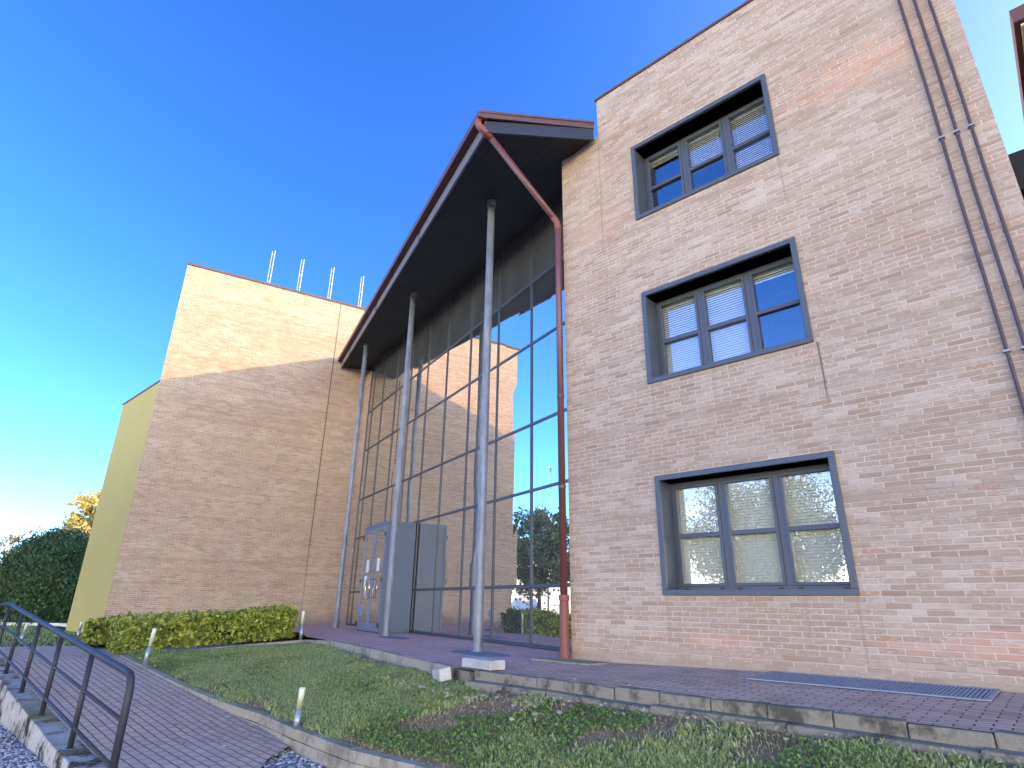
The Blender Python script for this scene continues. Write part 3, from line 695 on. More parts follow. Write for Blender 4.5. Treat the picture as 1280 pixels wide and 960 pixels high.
mb = MB(); mb.box(.88, SE + .04, -.035, .5, ZT, ZT + .05); mb.box(SE - .48, SE + .04, .5, 12.04, ZT, ZT + .05); mb.box(.88, 1.3, .5, 12, ZT, ZT + .05)
mb.build('coping', m_maroon, FB, bevel=.006)
# joint strip where lower strip meets the tall wall, floor slab interior
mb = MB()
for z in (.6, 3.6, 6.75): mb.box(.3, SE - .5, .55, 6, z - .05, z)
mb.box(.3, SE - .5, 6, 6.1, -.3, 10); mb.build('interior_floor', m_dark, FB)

def window(z0, z1, blinds, idx):
    x0, x1 = 1.63, 4.10; fr = .075
    # outer proud frame + deep lining
    w = MB()
    zb, zt = z0, z1
    w.box(x0, x1, -.035, .02, zt - fr, zt); w.box(x0, x1, -.035, .02, zb, zb + fr); w.box(x0, x0 + fr, -.035, .02, zb + fr, zt - fr); w.box(x1 - fr, x1, -.035, .02, zb + fr, zt - fr)
    f = w.build('window', m_frame, FB, bevel=.004)
    D = .40; t = .02
    l = MB(); a, b = x0 + fr, x1 - fr
    l.box(a - .02, b + .02, .0201, D, zt - fr, zt - fr + t); l.box(a - .02, b + .02, .0201, D, zb + fr - t, zb + fr)
    l.box(a - t, a, .0201, D, zb + fr, zt - fr); l.box(b, b + t, .0201, D, zb + fr, zt - fr)
    l.build('lining', m_lining, f)
    # casements
    zb += fr; zt -= fr; n = 3; cw = (b - a) / n; y0, y1 = D - .08, D - .02; ff = .045; zm = zb + (zt - zb) * .49
    c = MB()
    c.box(a, b, y0, y1 + .02, zt - .05, zt); c.box(a, b, y0 - .01, y1 + .02, zb, zb + .05)
    c.box(a, a + .05, y0, y1 + .02, zb + .05, zt - .05); c.box(b - .05, b, y0, y1 + .02, zb + .05, zt - .05)
    for k in (1, 2): c.box(a + k * cw - .045, a + k * cw + .045, y0, y1 + .02, zb + .05, zt - .05)
    c.build('fixed_frame', m_frame, f, bevel=.003)
    for k in range(n):
        p0 = a + k * cw + (.05 if k == 0 else .045); p1 = a + (k + 1) * cw - (.05 if k == 2 else .045); q0, q1 = zb + .05, zt - .05
        c = MB(); yy0 = y0 - .018; s_ = .04
        c.box(p0, p1, yy0, y1, q0 + .002, q0 + s_); c.box(p0, p1, yy0, y1, q1 - s_, q1 - .002)
        c.box(p0, p0 + s_, yy0, y1, q0 + s_, q1 - s_); c.box(p1 - s_, p1, yy0, y1, q0 + s_, q1 - s_)
        c.box(p0 + s_, p1 - s_, yy0, y1, zm - .03, zm + .03)
        c.build('casement', m_frame, f, bevel=.004)
        g_ = MB(); g_.box(p0 + s_, p1 - s_, y1 - .03, y1 - .024, q0 + s_, zm - .03); g_.build('pane', m_winglass, f)
        g_ = MB(); g_.box(p0 + s_, p1 - s_, y1 - .03, y1 - .024, zm + .03, q1 - s_); g_.build('pane', m_winglass, f)
        for q_ in (p0 + .05, p1 - .10): dc = MB(); dc.box(q_, q_ + .05, y0 - .024, y0 - .008, zb + .012, zb + .03); dc.build('drain_cap', m_black, f)
        bl = MB(); lo = q0 + (q1 - q0) * (1 - blinds[k]); z = q1 - .03; yb = y1 + .034
        bl.box(p0 + .005, p1 - .005, yb - .012, yb + .02, q1 - .045, q1 - .012)
        tilt = R(59) ; hw = .024
        i = 0
        while z > lo:
            dy, dz = hw * math.cos(tilt), hw * math.sin(tilt); j = random.uniform(-.0012, .0012)
            bl._add([(p0 - .005, yb - dy, z - dz + j), (p1 + .005, yb - dy, z - dz - j), (p1 + .005, yb + dy, z + dz - j), (p0 - .005, yb + dy, z + dz + j)], [(0, 1, 2, 3)])
            z -= .040; i += 1
        for xx in (p0 + .12, p1 - .12): bl.box(xx - .002, xx + .002, yb - .016, yb - .013, max(z, q0), q1)
        bl.build('blind', m_blind, f)
    return f
window(.925, 2.605, (1, 1, 1), 0)
window(4.08, 5.705, (1, 1, .13), 1)
window(7.17, 8.775, (.12, .55, 1), 2)

# three conduits up the facade
def conduit(x, z0=.0):
    mb = MB(); pts = [(x + .004 * math.sin(z * 2), -.045, z) for z in np.arange(z0, ZT - .1, .6)] + [(x, -.045, ZT + .03)]
    c = mb.tube(pts, .018, 8).build('conduit', m_cable, FB, smooth=True)
    for z in (.9, 3.40, 6.30, 9.2):
        k = MB(); k.box(x - .034, x + .034, -.07, -.002, z - .010, z + .010); k.build('pipe_clip', m_galv, c)
for x in (5.955, 6.11, 6.255): conduit(x)

# ------------------------------------------------------------ GLAZED ENTRANCE BUILDING
GB = thing('glazed_entrance_hall', G0, AG, 'tall glass curtain wall with a dark pitched canopy between the two brick masses', 'building')
def zsoff(s, n): return 9.6 - .04 * s + .136 * n
GX = [-13.45, -12.95, -11.75, -10.25, -8.80, -7.29, -5.80, -4.25, -2.68, -1.11, .46, 1.40]
GZ = [.04, 1.125, 3.03, 4.48, 6.42, 8.02]
hw = .028
for x in GX:
    mb = MB(); mb.box(x - hw, x + hw, -.022, .05, 0, zsoff(x, 0) - .005); mb.build('mullion', m_mull, GB)
for z in GZ:
    mb = MB()
    for a_, b_ in zip(GX[:-1], GX[1:]): mb.box(a_ + hw, b_ - hw, -.018, .045, z - .03, z + .03)
    mb.build('transom', m_mull, GB)
mb = MB()
for i, (a_, b_) in enumerate(zip(GX[:-1], GX[1:])):
    for k, (c_, d_) in enumerate(zip(GZ, GZ[1:] + [None])):
        if -9.3 < a_ < -7.3 and k < 2: continue
        zt0 = zsoff(a_, 0) if d_ is None else d_ - .035; zt1 = zsoff(b_, 0) if d_ is None else d_ - .035
        mb.cur = 2 if d_ is None else (1 if (i * 7 + k * 3) % 4 == 0 else 0); j = random.uniform(-.004, .004); j2 = random.uniform(-.004, .004)
        mb._add([(a_ + hw, 0 + j, c_ + .035), (b_ - hw, 0 - j, c_ + .035), (b_ - hw, 0 - j2, zt1), (a_ + hw, j2, zt0)], [(0, 1, 2, 3)])
mb.build('glazing', [m_glass, m_glass_b, m_spandrel], GB)
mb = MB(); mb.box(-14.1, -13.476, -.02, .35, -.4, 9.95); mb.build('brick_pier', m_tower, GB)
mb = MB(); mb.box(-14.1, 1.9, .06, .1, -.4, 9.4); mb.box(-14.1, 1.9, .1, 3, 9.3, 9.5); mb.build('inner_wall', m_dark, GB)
# unseen rear volume, added to cast the long shadow on the tower
mb = MB(); mb.box(-14.1, 3.6, 3.0, 11, -.4, 12.1); mb.build('rear_shadow_caster', m_brick, GB)
# entrance porch
pr = MB(); px0, px1, pn = -9.27, -7.25, -.92
pr.box(px1 - .05, px1, pn + .05, -.062, .03, 2.93)
pr.box(px0, px0 + .05, pn + .05, -.062, .03, 2.93)
pr.box(px0, px1, pn, -.062, 2.9301, 2.99)
pr.box(px0, px1 + .012, pn - .012, -.062, 2.86, 2.9299)
pr.box(px1 - .055, px1 + .012, pn - .012, pn + .06, .0, 2.859); pr.box(px0, px0 + .055, pn - .012, pn + .06, .0, 2.859)
pr.box(px1 - .02, px1 + .008, pn + .061, -.062, .0, .26)
pr.box(px1 - .02, px1 + .006, -.125, -.061, .27, 2.859)
po = pr.build('porch', m_porch, GB, bevel=.004)
mid = (px0 + px1) / 2
for k, (a_, b_) in enumerate(((px0 + .06, mid - .004), (mid + .004, px1 - .06))):
    d = MB(); y0, y1 = pn - .03, pn + .03; st_ = .085
    d.box(a_, a_ + st_, y0, y1, .02, 2.85); d.box(b_ - st_, b_, y0, y1, .02, 2.85); d.box(a_ + st_, b_ - st_, y0, y1, .02, .24); d.box(a_ + st_, b_ - st_, y0, y1, 2.74, 2.85)
    dd = d.build('door', m_door, GB, bevel=.004)
    g_ = MB(); g_.box(a_ + st_, b_ - st_, pn - .004, pn + .004, .24, 2.74); g_.build('pane', m_doorglass, dd)
    s_ = 1 if k == 0 else -1; hx = (b_ - .045) if k == 0 else (a_ + .045)
    h = MB(); h.tube([(hx, y0, 1.42), (hx - s_ * .0, y0 - .07, 1.42), (hx - s_ * .10, y0 - .075, 1.40), (hx - s_ * .13, y0 - .08, 1.18), (hx - s_ * .10, y0 - .075, .92), (hx, y0 - .07, .90), (hx, y0, .90)], .014, 8); h.build('handle', m_chrome, dd, smooth=True)
    ex = a_ + .005 if k == 0 else b_ - .005
    for z in (.20, 1.38, 2.62): h = MB(); h.box(ex - .03, ex + .03, y0 - .03, y0 - .001, z - .055, z + .055); h.build('hinge', m_black, dd)
    p = MB(); c_ = (a_ + b_) / 2 + (.0 if k == 0 else 0)
    p.box(c_ - .13, c_ + .11, pn - .008, pn - .005, 1.62, 1.98)
    p.build('notice', m_paper, dd)
    if k == 0: p = MB(); p.box(c_ - .20, c_ + .02, pn - .008, pn - .005, 1.20, 1.52); p.build('notice', m_paper, dd)
    if k == 0: p = MB(); p.box(a_ + .12, a_ + .30, pn - .008, pn - .005, .42, .66); p.build('sticker', m_blue, dd)
    else: p = MB(); p.box(a_ + .03, a_ + .06, y0 - .012, y0 - .001, 1.60, 1.66); p.build('lock', m_black, dd)
# columns
for (s_, n_, zt) in ((-10.90, -1.09, 9.90), (-5.93, -1.20, 9.70), (-.535, -1.47, 9.43)):
    q = (s_, n_)
    c = MB(); zt = zsoff(*q)
    r_ = .082
    zs = [0, .02, 2.6, 2.62, 6.3, 6.32, zt - .01]
    c.tube([(q[0], q[1], z) for z in zs], r_, 20); co = c.build('column', m_col, GB, smooth=True)
    c = MB(); c.tube([(q[0], q[1], zt - .16), (q[0], q[1], zt - .005)], .10, 20); c.build('collar', m_col, co)
    c = MB(); c.tube([(q[0], q[1], .0), (q[0], q[1], .025)], .12, 20); c.build('foot', m_col, co)
# canopy : soffit plate, fascia boards, roof sheet and gutter
A = (1.50, -2.73); Bc = (-14.11, -1.16); Cc = (2.22, -.70); Dc = (1.40, .3); Ec = (-14.11, .3)
mb = MB(); poly = [A, Cc, (2.05, -.20), (1.36, .3), (1.3, 3.0), (-14.11, 3.0), Bc]
poly = [A, Cc, (1.40, -.80), (1.36, .3), (1.3, 2.9), (-14.11, 2.9), Bc]
z0 = [zsoff(*p) for p in poly]; mb.prism(poly, z0, [z + .05 for z in z0]); mb.build('soffit', m_soffit, GB)
def board(p, q, za, zb, h0, h1, off0, off1, m, name, par=GB, bevel=0):
    """board between plan points p,q ; height band h0..h1 above soffit ; outward offsets"""
    d = Vector((q[0] - p[0], q[1] - p[1], 0)).normalized(); nn = Vector((d.y, -d.x, 0))
    pts = []
    for (pt, zz) in ((p, za), (q, zb)):
        for off in (off0, off1):
            for h in (h0, h1): pts.append((pt[0] + nn.x * off, pt[1] + nn.y * off, zz + h))
    # order: p off0 h0, p off0 h1, p off1 h0, p off1 h1, q...
    mb = MB(); mb._add(pts, [(0, 2, 3, 1), (4, 5, 7, 6), (0, 4, 6, 2), (1, 3, 7, 5), (0, 1, 5, 4), (2, 6, 7, 3)])
    return mb.build(name, m, par, bevel=bevel)
zA, zB, zC = zsoff(*A), zsoff(*Bc), zsoff(*Cc)
board(Bc, A, zB, zA, -.03, .26, -.03, .012, m_fascia, 'fascia_board')
board(A, Cc, zA, zC, -.03, .24, -.03, .012, plain('side_fascia', (.030, .038, .05), .5, .4), 'side_fascia')
# roof sheet with gutter projecting beyond the long fascia
def off_pt(p, d, o): return (p[0] + d[0] * o, p[1] + d[1] * o)
dl = Vector((A[0] - Bc[0], A[1] - Bc[1], 0)).normalized(); nl = (dl.y, -dl.x)
board(Bc, (A[0] + .06, A[1] - .006), zB, zA, .25, .27, .012, .155, plain('gutter_underside', (.10, .035, .03), .5), 'gutter_bottom')
board(Bc, (A[0] + .08, A[1] - .008), zB, zA, .24, .40, .15, .175, m_maroon, 'gutter', bevel=.006)
board((A[0] - .02, A[1] - .16), (Cc[0] - .015, Cc[1] + .02), zA, zC, .245, .42, .0, .05, m_maroon, 'roof_edge', bevel=.006)
Ao = (A[0] + .05, A[1] - .15); Bo = (Bc[0], Bc[1] - .15)
poly = [Ao, (Cc[0] + .05, Cc[1]), (1.40, -.80), (1.36, .3), (1.3, 2.99), (-14.11, 2.99), Bo]
zz1 = [zsoff(*p) + .37 for p in poly]; mb = MB(); mb.prism(poly, [z + .0 for z in zz1], [z + .045 for z in zz1]); mb.build('roof', m_maroon, GB)
# brackets hanging on the fascia
for k, t_ in enumerate((.27, .575, .86)):
    q = Vector(A + (zA,)).lerp(Vector(Bc + (zB,)), t_); br = MB()
    br.tube([(q.x, q.y - .03, q.z + .2), (q.x + .02, q.y - .06, q.z + .06), (q.x, q.y - .03, q.z - .08), (q.x - .02, q.y + .03, q.z - .1)], .012, 6)
    br.build('cable_loop', m_black, GB, smooth=True)
# red downpipe: gutter outlet, diagonal, vertical
def to_g(P): q = P - G0; return (q.dot(DB), q.dot(NB), P.z)
top = Vector((A[0] - .03, A[1] - .13, zA + .17))
wallp = Vector(to_g(fac(-.04, -.12, 7.86)))
dirv = (wallp - top).normalized()
pts = [top + Vector((-.03, .0, .10)), top + Vector((-.04, -.01, .04)), top + Vector((-.02, 0, -.05)), top + dirv * .12 + Vector((0, 0, -.06))]
dp = MB(); dp.tube(pts + [top + dirv * .35], .066, 14); el = dp.build('elbow', m_clay, GB, smooth=True)
dp = MB(); base = Vector(to_g(fac(-.04, -.12, .0)))
bend = [wallp - dirv * .15, wallp - dirv * .05 + Vector((0, 0, -.01)), wallp + Vector((0, 0, -.08)), wallp + Vector((0, 0, -.2))]
dp.tube([top + dirv * .34, wallp - dirv * .15] + bend[1:] + [base + Vector((0, 0, .9))], .060, 14)
dpo = dp.build('downpipe', m_pipe, GB, smooth=True)
dp = MB(); dp.tube(bend, .064, 14); dp.build('elbow', m_clay, dpo, smooth=True)
dp = MB(); dp.tube([base + Vector((0, 0, .0)), base + Vector((0, 0, .12)), base + Vector((0, 0, .121)), base + Vector((0, 0, .84)), base + Vector((0, 0, .85)), base + Vector((0, 0, .93))], [.085, .085, .075, .075, .085, .085], 14); dp.build('pipe_shoe', m_clay, dpo, smooth=False)
for z in (2.6, 4.2, 6.9):
    dp = MB(); dp.tube([base + Vector((0, 0, z)), base + Vector((0, 0, z + .05))], .068, 14); dp.build('pipe_collar', m_pipe, dpo)

# ------------------------------------------------------------ LEFT BRICK TOWER
TB = thing('brick_tower', gla(-14.12, -7.45), AG, 'windowless tall brick block on the left with its top lit by the sun', 'building')
TB_off = Vector((-14.12, -7.45, 0))
def TBx(mb): 
    mb.v = [(v[0] + 14.12, v[1] + 7.45, v[2]) for v in mb.v]; return mb
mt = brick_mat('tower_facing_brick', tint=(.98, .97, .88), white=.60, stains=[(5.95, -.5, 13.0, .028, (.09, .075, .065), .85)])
# follow the facade direction for the side wall so that the yellow wall continues it
import mathutils
sdx, sdy = -.10, 1.0   # the end wall turns away out of sight
mb = MB(); W2 = 5.2
c0 = (0, 0); c1 = (0, 13.5); c3 = (sdx * W2, sdy * W2); c2 = (c3[0] - 2.0, 13.5)
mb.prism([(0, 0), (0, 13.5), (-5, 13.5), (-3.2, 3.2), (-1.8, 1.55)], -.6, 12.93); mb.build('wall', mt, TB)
mb = MB(); e = .04
mb.prism([(e, -e), (e, 13.5), (-.3, 13.5), (-.3, .28)], 12.93, 13.02); pass
mb.build('coping', m_maroon, TB, bevel=.006)
for n_ in (3.0, 4.2, 5.5, 6.85):
    r = MB(); r.tube([(-.22, n_, 12.6), (-.22, n_, 14.72)], .022, 8); r.tube([(-.22, n_ - .10, 12.6), (-.22, n_ - .10, 14.66)], .014, 8)
    for z in (13.2, 13.9, 14.5): r.box(-.235, -.205, n_ - .10, n_, z - .012, z + .012)
    r.build('roof_rail', m_galv, TB, smooth=False)

# yellow rendered block
YB = thing('mustard_building', gla(-14.12, -7.45) - DA * .0, AF, 'low mustard yellow rendered block leaning against the left end of the brick tower', 'building')
mb = MB(); mb.box(-4.25, -.10, .03, 9, -.6, 8.12); mb.build('wall', m_yellow, YB)
mb = MB(); mb.box(-4.29, -.10, -.01, 9.0, 8.12, 8.18); mb.build('coping', m_slate, YB, bevel=.005)
mb = MB(); mb.box(-.099, -.03, .022, .10, -.6, 2.6); mb.build('joint_strip', m_orange, YB)

# ------------------------------------------------------------ ANNEX at the right edge
AN = thing('annex_building', fac(7.13, 1.53), AF, 'cream building with maroon eaves just cutting into the upper right corner', 'building')
mb = MB(); mb.box(.45, 15, .45, 12, -.6, 8.72); mb.build('wall', m_cream, AN)
mb = MB(); mb.box(0, 15.5, 0, 12.5, 8.90, 9.0); mb.build('roof', m_maroon, AN)
mb = MB(); mb.box(-.03, .03, -.03, 12.5, 8.78, 9.02); mb.box(.03, 15.5, -.03, .03, 8.78, 9.02); mb.build('gutter', m_maroon, AN)
mb = MB(); mb.box(.04, 15, .04, 12, 8.72, 8.76); mb.build('soffit', m_cream, AN)
LB = thing('link_canopy', fac(SE + .01, .05), AF, 'dark flat roofed link beside the right end of the brick wall', 'canopy')
mb = MB(); mb.box(.0, 7, .12, 1.3, 5.35, 5.86); mb.build('roof', m_dark, LB)
mb = MB(); mb.box(.0, 7, 1.3, 1.4, -.6, 5.8); mb.build('wall', m_dark, LB)
mb = MB(); mb.tube([(.62, -.03, 5.55), (.62, -.02, 5.66), (.62, .02, 5.76), (.62, .13, 5.80)], [.10, .06, .03, .025], 12); mb.build('lamp', m_galv, LB, smooth=True)

# ------------------------------------------------------------ RAILING
RT = thing('ramp_railing', RL(-1.55, 0, -.80), 0, 'dark blue-grey tubular railing with two lower rails along the left of the ramp', 'railing')
def rp(t, h): return Vector(RL(t, .02, zrail(t) + h)) - Vector(RL(-1.55, 0, -.80))
def rq(d, h): p = BEND + VR * .02 + TURN * d; return Vector((p.x, p.y, -.288 + h)) - Vector(RL(-1.55, 0, -.80))
H = .94; t_end = -1.55
cv = [rp(t_end, 0.0), rp(t_end, H - .16), rp(t_end + .015, H - .08), rp(t_end + .05, H - .03), rp(t_end + .12, H - .002), rp(t_end + .3, H)]
cv += [rp(t, H) for t in (1, 2.5, 4, 5.5, 6.2)] + [rq(.15, H - .0), rq(.8, H), rq(7, H)]
mb = MB(); mb.tube(cv, .034, 14); mb.build('handrail', m_railing, RT, smooth=True)
for h in (.56, .20):
    mb = MB(); mb.tube([rp(t_end, h)] + [rp(t, h) for t in (1, 3, 5, 6.2)] + [rq(.15, h), rq(.8, h), rq(7, h)], .019, 10); mb.build('lower_rail', m_railing, RT, smooth=True)
for t in (.0, 1.65, 3.22, 4.82, 6.3):
    mb = MB(); mb.tube([rp(t, -.02), rp(t, H - .01)], .028, 12); p = mb.build('post', m_railing, RT, smooth=True)
    mb = MB(); b0 = rp(t, .0); mb.tube([b0, b0 + Vector((0, 0, .022))], .042, 12); mb.build('foot_plate', m_railing, p)
for d in (1.4, 3.0, 4.6, 6.2):
    mb = MB(); mb.tube([rq(d, -.02), rq(d, H - .01)], .028, 12); mb.build('post', m_railing, RT, smooth=True)

# ------------------------------------------------------------ BOLLARD LIGHTS
def bollard(loc, h, lean, label, first=[None]):
    b = thing('bollard_light', loc, 0, label, 'bollard light', 'small bollard lights around the lawn')
    if first[0] is None:
        s_ = MB(); s_.tube([(0, 0, -.05), (0, 0, .485)], .034, 14); o1 = s_.build('shaft', m_bol_shaft, b, smooth=True)
        s_ = MB(); s_.tube([(0, 0, .485), (0, 0, .988), (0, 0, 1.0)], [.036, .036, .030], 14); o2 = s_.build('lamp_head', m_bol_top, b, smooth=True)
        first[0] = (o1, o2)
    else:
        for o_ in first[0]:
            c = o_.copy(); COL.objects.link(c); c.parent = b
    b.scale = (1, 1, h); b.rotation_euler = lean
    return b
bollard((-2.42, 7.72, -.60), .44, (R(2), R(3), 0), 'short bollard light standing in the near lawn beside the block kerb')
bollard((-6.72, 12.05, -.33), .60, (R(-2), R(4), 0), 'leaning bollard light on bare soil in front of the clipped hedge')
bollard((-5.00, 15.45, -.06), .62, (R(1), R(-1), 0), 'bollard light at the right end of the clipped hedge')
bollard((-12.7, 18.94, -.31), .44, (R(2), R(3), 0), 'bollard light behind the left end of the hedge')
bollard((-12.8, 16.9, -.31), .44, (R(-2), R(5), 0), 'distant bollard light on the small lawn seen through the railing')
mb = MB(); mb.box(-.13, .13, -.01, .01, .42, .60); sg_ = thing('small_sign', (-6.95, 17.6, -.02), R(15), 'small blue and white sign peeping over the far right part of the hedge', 'sign')
mb.build('panel', m_blue, sg_); mb = MB(); mb.tube([(0, .03, 0), (0, .03, .5)], .015, 8); mb.build('post', m_galv, sg_)
mb = MB(); mb.box(-.10, .10, -.013, -.0105, .44, .48); mb.build('white_strip', m_white, sg_)

# ------------------------------------------------------------ PLANTS
def hedge(name, p, q, depth, h0, h1, z0, z1, n, label):
    """clipped hedge from p to q, extending 'depth' to the back"""
    p, q = Vector(p), Vector(q); d = (q - p); L = d.length; dn = d.normalized(); nn = Vector((-dn.y, dn.x, 0))
    root = thing(name, p.to_tuple()[:2] + (z0,), 0, label, 'hedge')
    pts = []
    for _ in range(n):
        u, v, w = random.random(), random.random(), random.random()
        f = random.random()
        if f < .40: w = 1 - abs(random.gauss(0, .05))
        elif f < .72: v = abs(random.gauss(0, .05))
        elif f < .80: v = 1 - abs(random.gauss(0, .05))
        elif f < .86: u = abs(random.gauss(0, .02))
        elif f < .92: u = 1 - abs(random.gauss(0, .02))
        P = p + d * u; hh = h0 + (h1 - h0) * u; zb = z0 + (z1 - z0) * u
        b1 = nz(P.x * 1.0 + v * 2, P.y + w * 3, 2.0)
        # rounded edges, lumpy faces
        ed = max(0, w - .8) / .2; vv = .5 + (v - .5) * (1 - .10 * ed ** 2); ww = w * (1 + .12 * b1) 
        off = .16 * nz(P.x + 5, P.y + w * 2.5, 2.6)
        pos = P + nn * (vv * depth + off) ; 
        gapn = nz(P.x * 2.2, P.y * 2.2 + w * 4, 1.7)
        if gapn < -.15 and random.random() < .85: continue
        pts.append((pos.x - p.x, pos.y - p.y, .04 + ww * hh + (zb - z0) + random.gauss(0, .018) + (abs(random.gauss(0, .05)) if random.random() < .06 else 0)))
    leaf_cloud('foliage', pts, .066, m_hedge, parent=root)
    mb = MB()
    for k in range(int(L / .22)):
        u = (k + .5) / int(L / .22); P = d * u + nn * (depth * random.uniform(.3, .6)); zb = (z1 - z0) * u
        for _ in range(3):
            a_ = Vector((random.gauss(0, .12), random.gauss(0, .12), (h0 + (h1 - h0) * u) * random.uniform(.6, .85)))
            mb.tube([(P.x, P.y, zb), (P.x + a_.x * .5, P.y + a_.y * .5, zb + a_.z * .5), (P.x + a_.x, P.y + a_.y, zb + a_.z)], [.014, .01, .005], 5)
    # inner mass so that one cannot look through
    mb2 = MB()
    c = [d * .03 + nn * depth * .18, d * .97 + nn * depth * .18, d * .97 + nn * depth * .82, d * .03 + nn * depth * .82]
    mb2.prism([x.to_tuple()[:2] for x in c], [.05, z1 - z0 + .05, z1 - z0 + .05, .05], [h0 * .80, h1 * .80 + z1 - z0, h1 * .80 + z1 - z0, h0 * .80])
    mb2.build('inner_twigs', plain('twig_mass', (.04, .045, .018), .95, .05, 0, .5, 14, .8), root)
    mb.build('stem', m_bark, root)
    return root
hedge('clipped_hedge', (-7.95, 13.15, 0), (-5.20, 15.55, 0), 1.25, .54, .60, -.29, -.05, 34000, 'clipped yellow-green hedge running from the ramp top to the entrance paving')
hedge('rear_hedge', (-10.25, 15.45, 0), (-7.6, 16.9, 0), 1.1, .50, .56, -.29, -.15, 14000, 'second clipped hedge showing behind the left end of the front hedge')

def tree(name, loc, h, rad, crown0, m, label, cat='tree', n=9000, size=.12, clumps=60, lobes=1.0, trunk_r=.12, up=0.0, conic=0.0, limbs=9, tight=.16, group=None, fill=.55):
    root = thing(name, loc, 0, label, cat, group)
    cen = (crown0 + h) / 2; hz = (h - crown0) / 2
    C = []
    for _ in range(clumps):
        while True:
            v = Vector((random.uniform(-1, 1), random.uniform(-1, 1), random.uniform(-1, 1)))
            if v.length <= 1 and v.length > fill * random.random(): break
        k = 1 - conic * (v.z * .5 + .5)
        C.append((v.x * rad * k, v.y * rad * k, cen + v.z * hz, random.uniform(.6, 1.3)))
    pts = []
    per = n // clumps
    for c in C:
        r_ = rad * tight * 2 * c[3]
        for _ in range(per):
            g_ = Vector((random.gauss(0, 1), random.gauss(0, 1), random.gauss(0, .8))) * r_ * .5
            pts.append((c[0] + g_.x, c[1] + g_.y, max(.1, c[2] + g_.z)))
    leaf_cloud('crown', pts, size, m, parent=root, up=up)
    mb = MB(); top = crown0 + (h - crown0) * .75
    tp = [(0, 0, -.2), (.03, .02, crown0 * .5), (-.04, .03, crown0), (.05, -.04, (crown0 + top) / 2), (0, 0, top)]
    mb.tube(tp, [trunk_r, trunk_r * .85, trunk_r * .7, trunk_r * .4, trunk_r * .1], 8)
    for c in random.sample(C, min(limbs, len(C))):
        z = crown0 * .8 + (c[2] - crown0 * .8) * .35
        mb.tube([(0, 0, max(.2, z)), (c[0] * .5, c[1] * .5, (z + c[2]) / 2 + .1), (c[0], c[1], c[2])], [trunk_r * .45, trunk_r * .28, trunk_r * .08], 6)
    mb.build('trunk', m_bark, root, smooth=True)
    return root
tree('dark_bush', (-20.4, 27.6, -.36), 3.95, 2.25, .0, m_ever, 'large rounded dark evergreen bush left of the mustard building', 'bush', 80000, .075, 190, tight=.12, trunk_r=.14, up=.5, fill=.9, conic=.42)
tree('autumn_tree', (-35, 52, -.36), 9.8, 3.3, 1.8, m_gold, 'golden autumn tree rising behind the dark bush', 'tree', 9000, .28, 60, tight=.10, limbs=26, trunk_r=.16, fill=1.0)
tree('bare_tree', (-49, 57, -.36), 7.8, 3.2, 1.2, m_rust, 'sparse pale leaved tree at the far left edge', 'tree', 2200, .22, 34, tight=.10, limbs=26, trunk_r=.18, fill=1.0)
# beyond the frame, but mirrored in the glass
tree('olive_tree', (-24.8, 24.3, -.36), 7.0, 2.2, 1.3, m_green, 'grey-green broadleaf tree mirrored in the right bay of the glass', 'tree', 16000, .14, 70, tight=.14, limbs=16, trunk_r=.18)
tree('broad_tree', (-24, -6, -1.0), 9.5, 4.4, 1.8, m_green, 'broad olive green tree mirrored in the lowest window', 'tree', 45000, .11, 140, limbs=14, trunk_r=.2)
tree('yellowing_tree', (-20, -15, -1.0), 8.0, 3.0, 1.8, m_gold, 'yellowing tree mirrored in the lowest window', 'tree', 9000, .2, 50, limbs=14, trunk_r=.2)
tree('spreading_tree', (-22, 5, -1.0), 7.0, 3.0, 1.6, m_green, 'spreading green tree mirrored at the left of the lowest window', 'tree', 10000, .2, 50, limbs=14, trunk_r=.2)
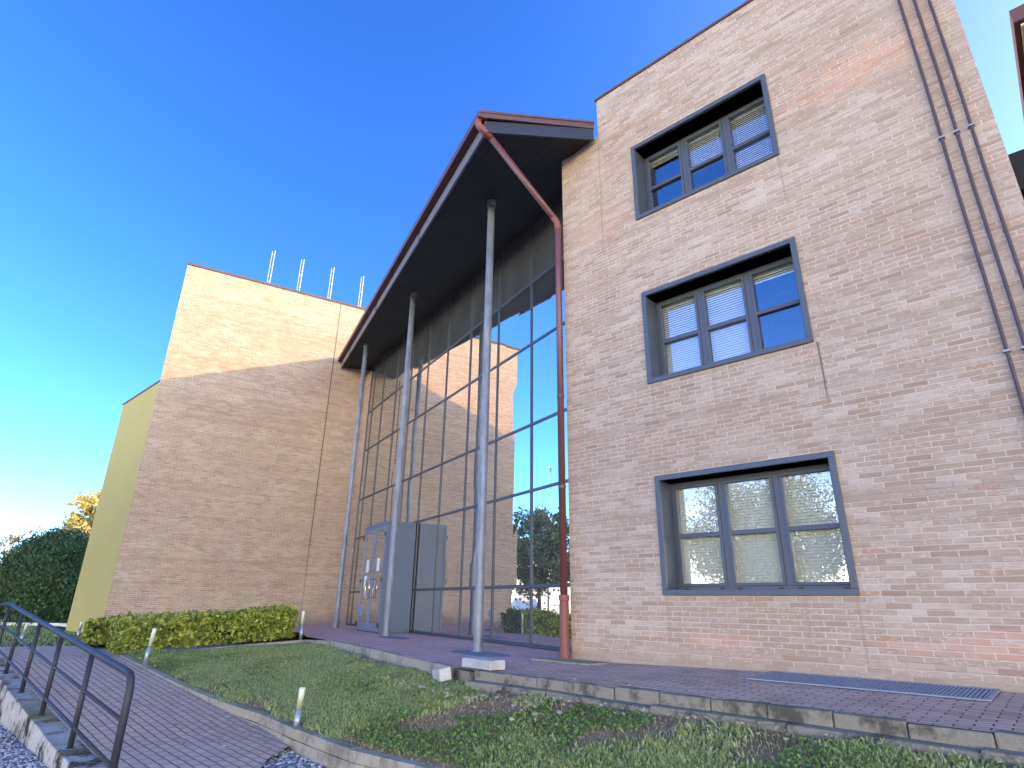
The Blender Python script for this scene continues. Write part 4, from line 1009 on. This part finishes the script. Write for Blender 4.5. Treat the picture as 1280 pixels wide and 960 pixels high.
# pale house, light pole and parked car seen only in the glass
hs = thing('white_house', (-44, 36, -.4), R(25), 'white house with a low roof mirrored at the foot of the glass', 'house')
mb = MB(); mb.box(-9, 9, -4, 4, 0, 5.2); mb.build('wall', m_white, hs)
mb = MB(); mb._add([(-9.4, -4.4, 5.2), (9.4, -4.4, 5.2), (9.4, 4.4, 5.2), (-9.4, 4.4, 5.2), (-9.4, 0, 6.6), (9.4, 0, 6.6)], [(0, 1, 5, 4), (2, 3, 4, 5), (0, 4, 3), (1, 2, 5), (3, 2, 1, 0)]); mb.build('roof', plain('roof_tile', (.30, .14, .09), .8), hs)
for i in range(6):
    for z in (.9, 3.2):
        mb = MB(); mb.box(-8 + i * 2.8, -6.8 + i * 2.8, -4.03, -3.95, z, z + 1.3); mb.build('window', m_winglass, hs)
lp = thing('light_pole', (-29.4, 25.8, -.36), 0, 'slender grey lamp pole mirrored in front of the olive tree', 'street lamp')
mb = MB(); mb.tube([(0, 0, 0), (0, 0, 5), (0, 0, 10.8)], [.06, .05, .035], 10); mb.build('pole', m_galv, lp, smooth=True)
mb = MB(); mb.tube([(0, 0, 10.7), (.25, -.1, 10.95), (.7, -.2, 11)], [.035, .06, .08], 10); mb.build('lamp_head', m_galv, lp, smooth=True)
cr = thing('parked_car', (-31, 28.5, -.36), R(-35), 'white parked car mirrored beside the hedge', 'car')
prof = [(-2.1, .35), (-2.05, .8), (-1.9, .95), (-1.2, 1.0), (-.7, 1.42), (.8, 1.45), (1.35, 1.0), (2.0, .88), (2.12, .6), (2.1, .35)]
mb = MB(); nP = len(prof); mb._add([(x, -.85 + (.12 if z > 1.1 else 0), z) for x, z in prof] + [(x, .85 - (.12 if z > 1.1 else 0), z) for x, z in prof], [list(range(nP))[::-1], list(range(nP, 2 * nP))] + [(i, (i + 1) % nP, nP + (i + 1) % nP, nP + i) for i in range(nP)])
mb.build('body', m_white, cr, bevel=.06)
for sy in (-.79, .79):
    mb = MB(); mb._add([(-1.05, sy * 1.02, 1.02), (1.2, sy * 1.02, 1.02), (.75, sy * .95, 1.38), (-.65, sy * .95, 1.38)], [(0, 1, 2, 3)]); mb.build('side_window', m_glass, cr)
for sx in (-1.3, 1.35):
    for sy in (-.82, .82):
        mb = MB(); mb.tube([(sx, sy - .1, .32), (sx, sy + .1, .32)], .32, 18); w_ = mb.build('wheel', m_black, cr)
        mb = MB(); mb.tube([(sx, sy - .11, .32), (sx, sy + .11, .32)], .19, 14); mb.build('rim', m_galv, w_)
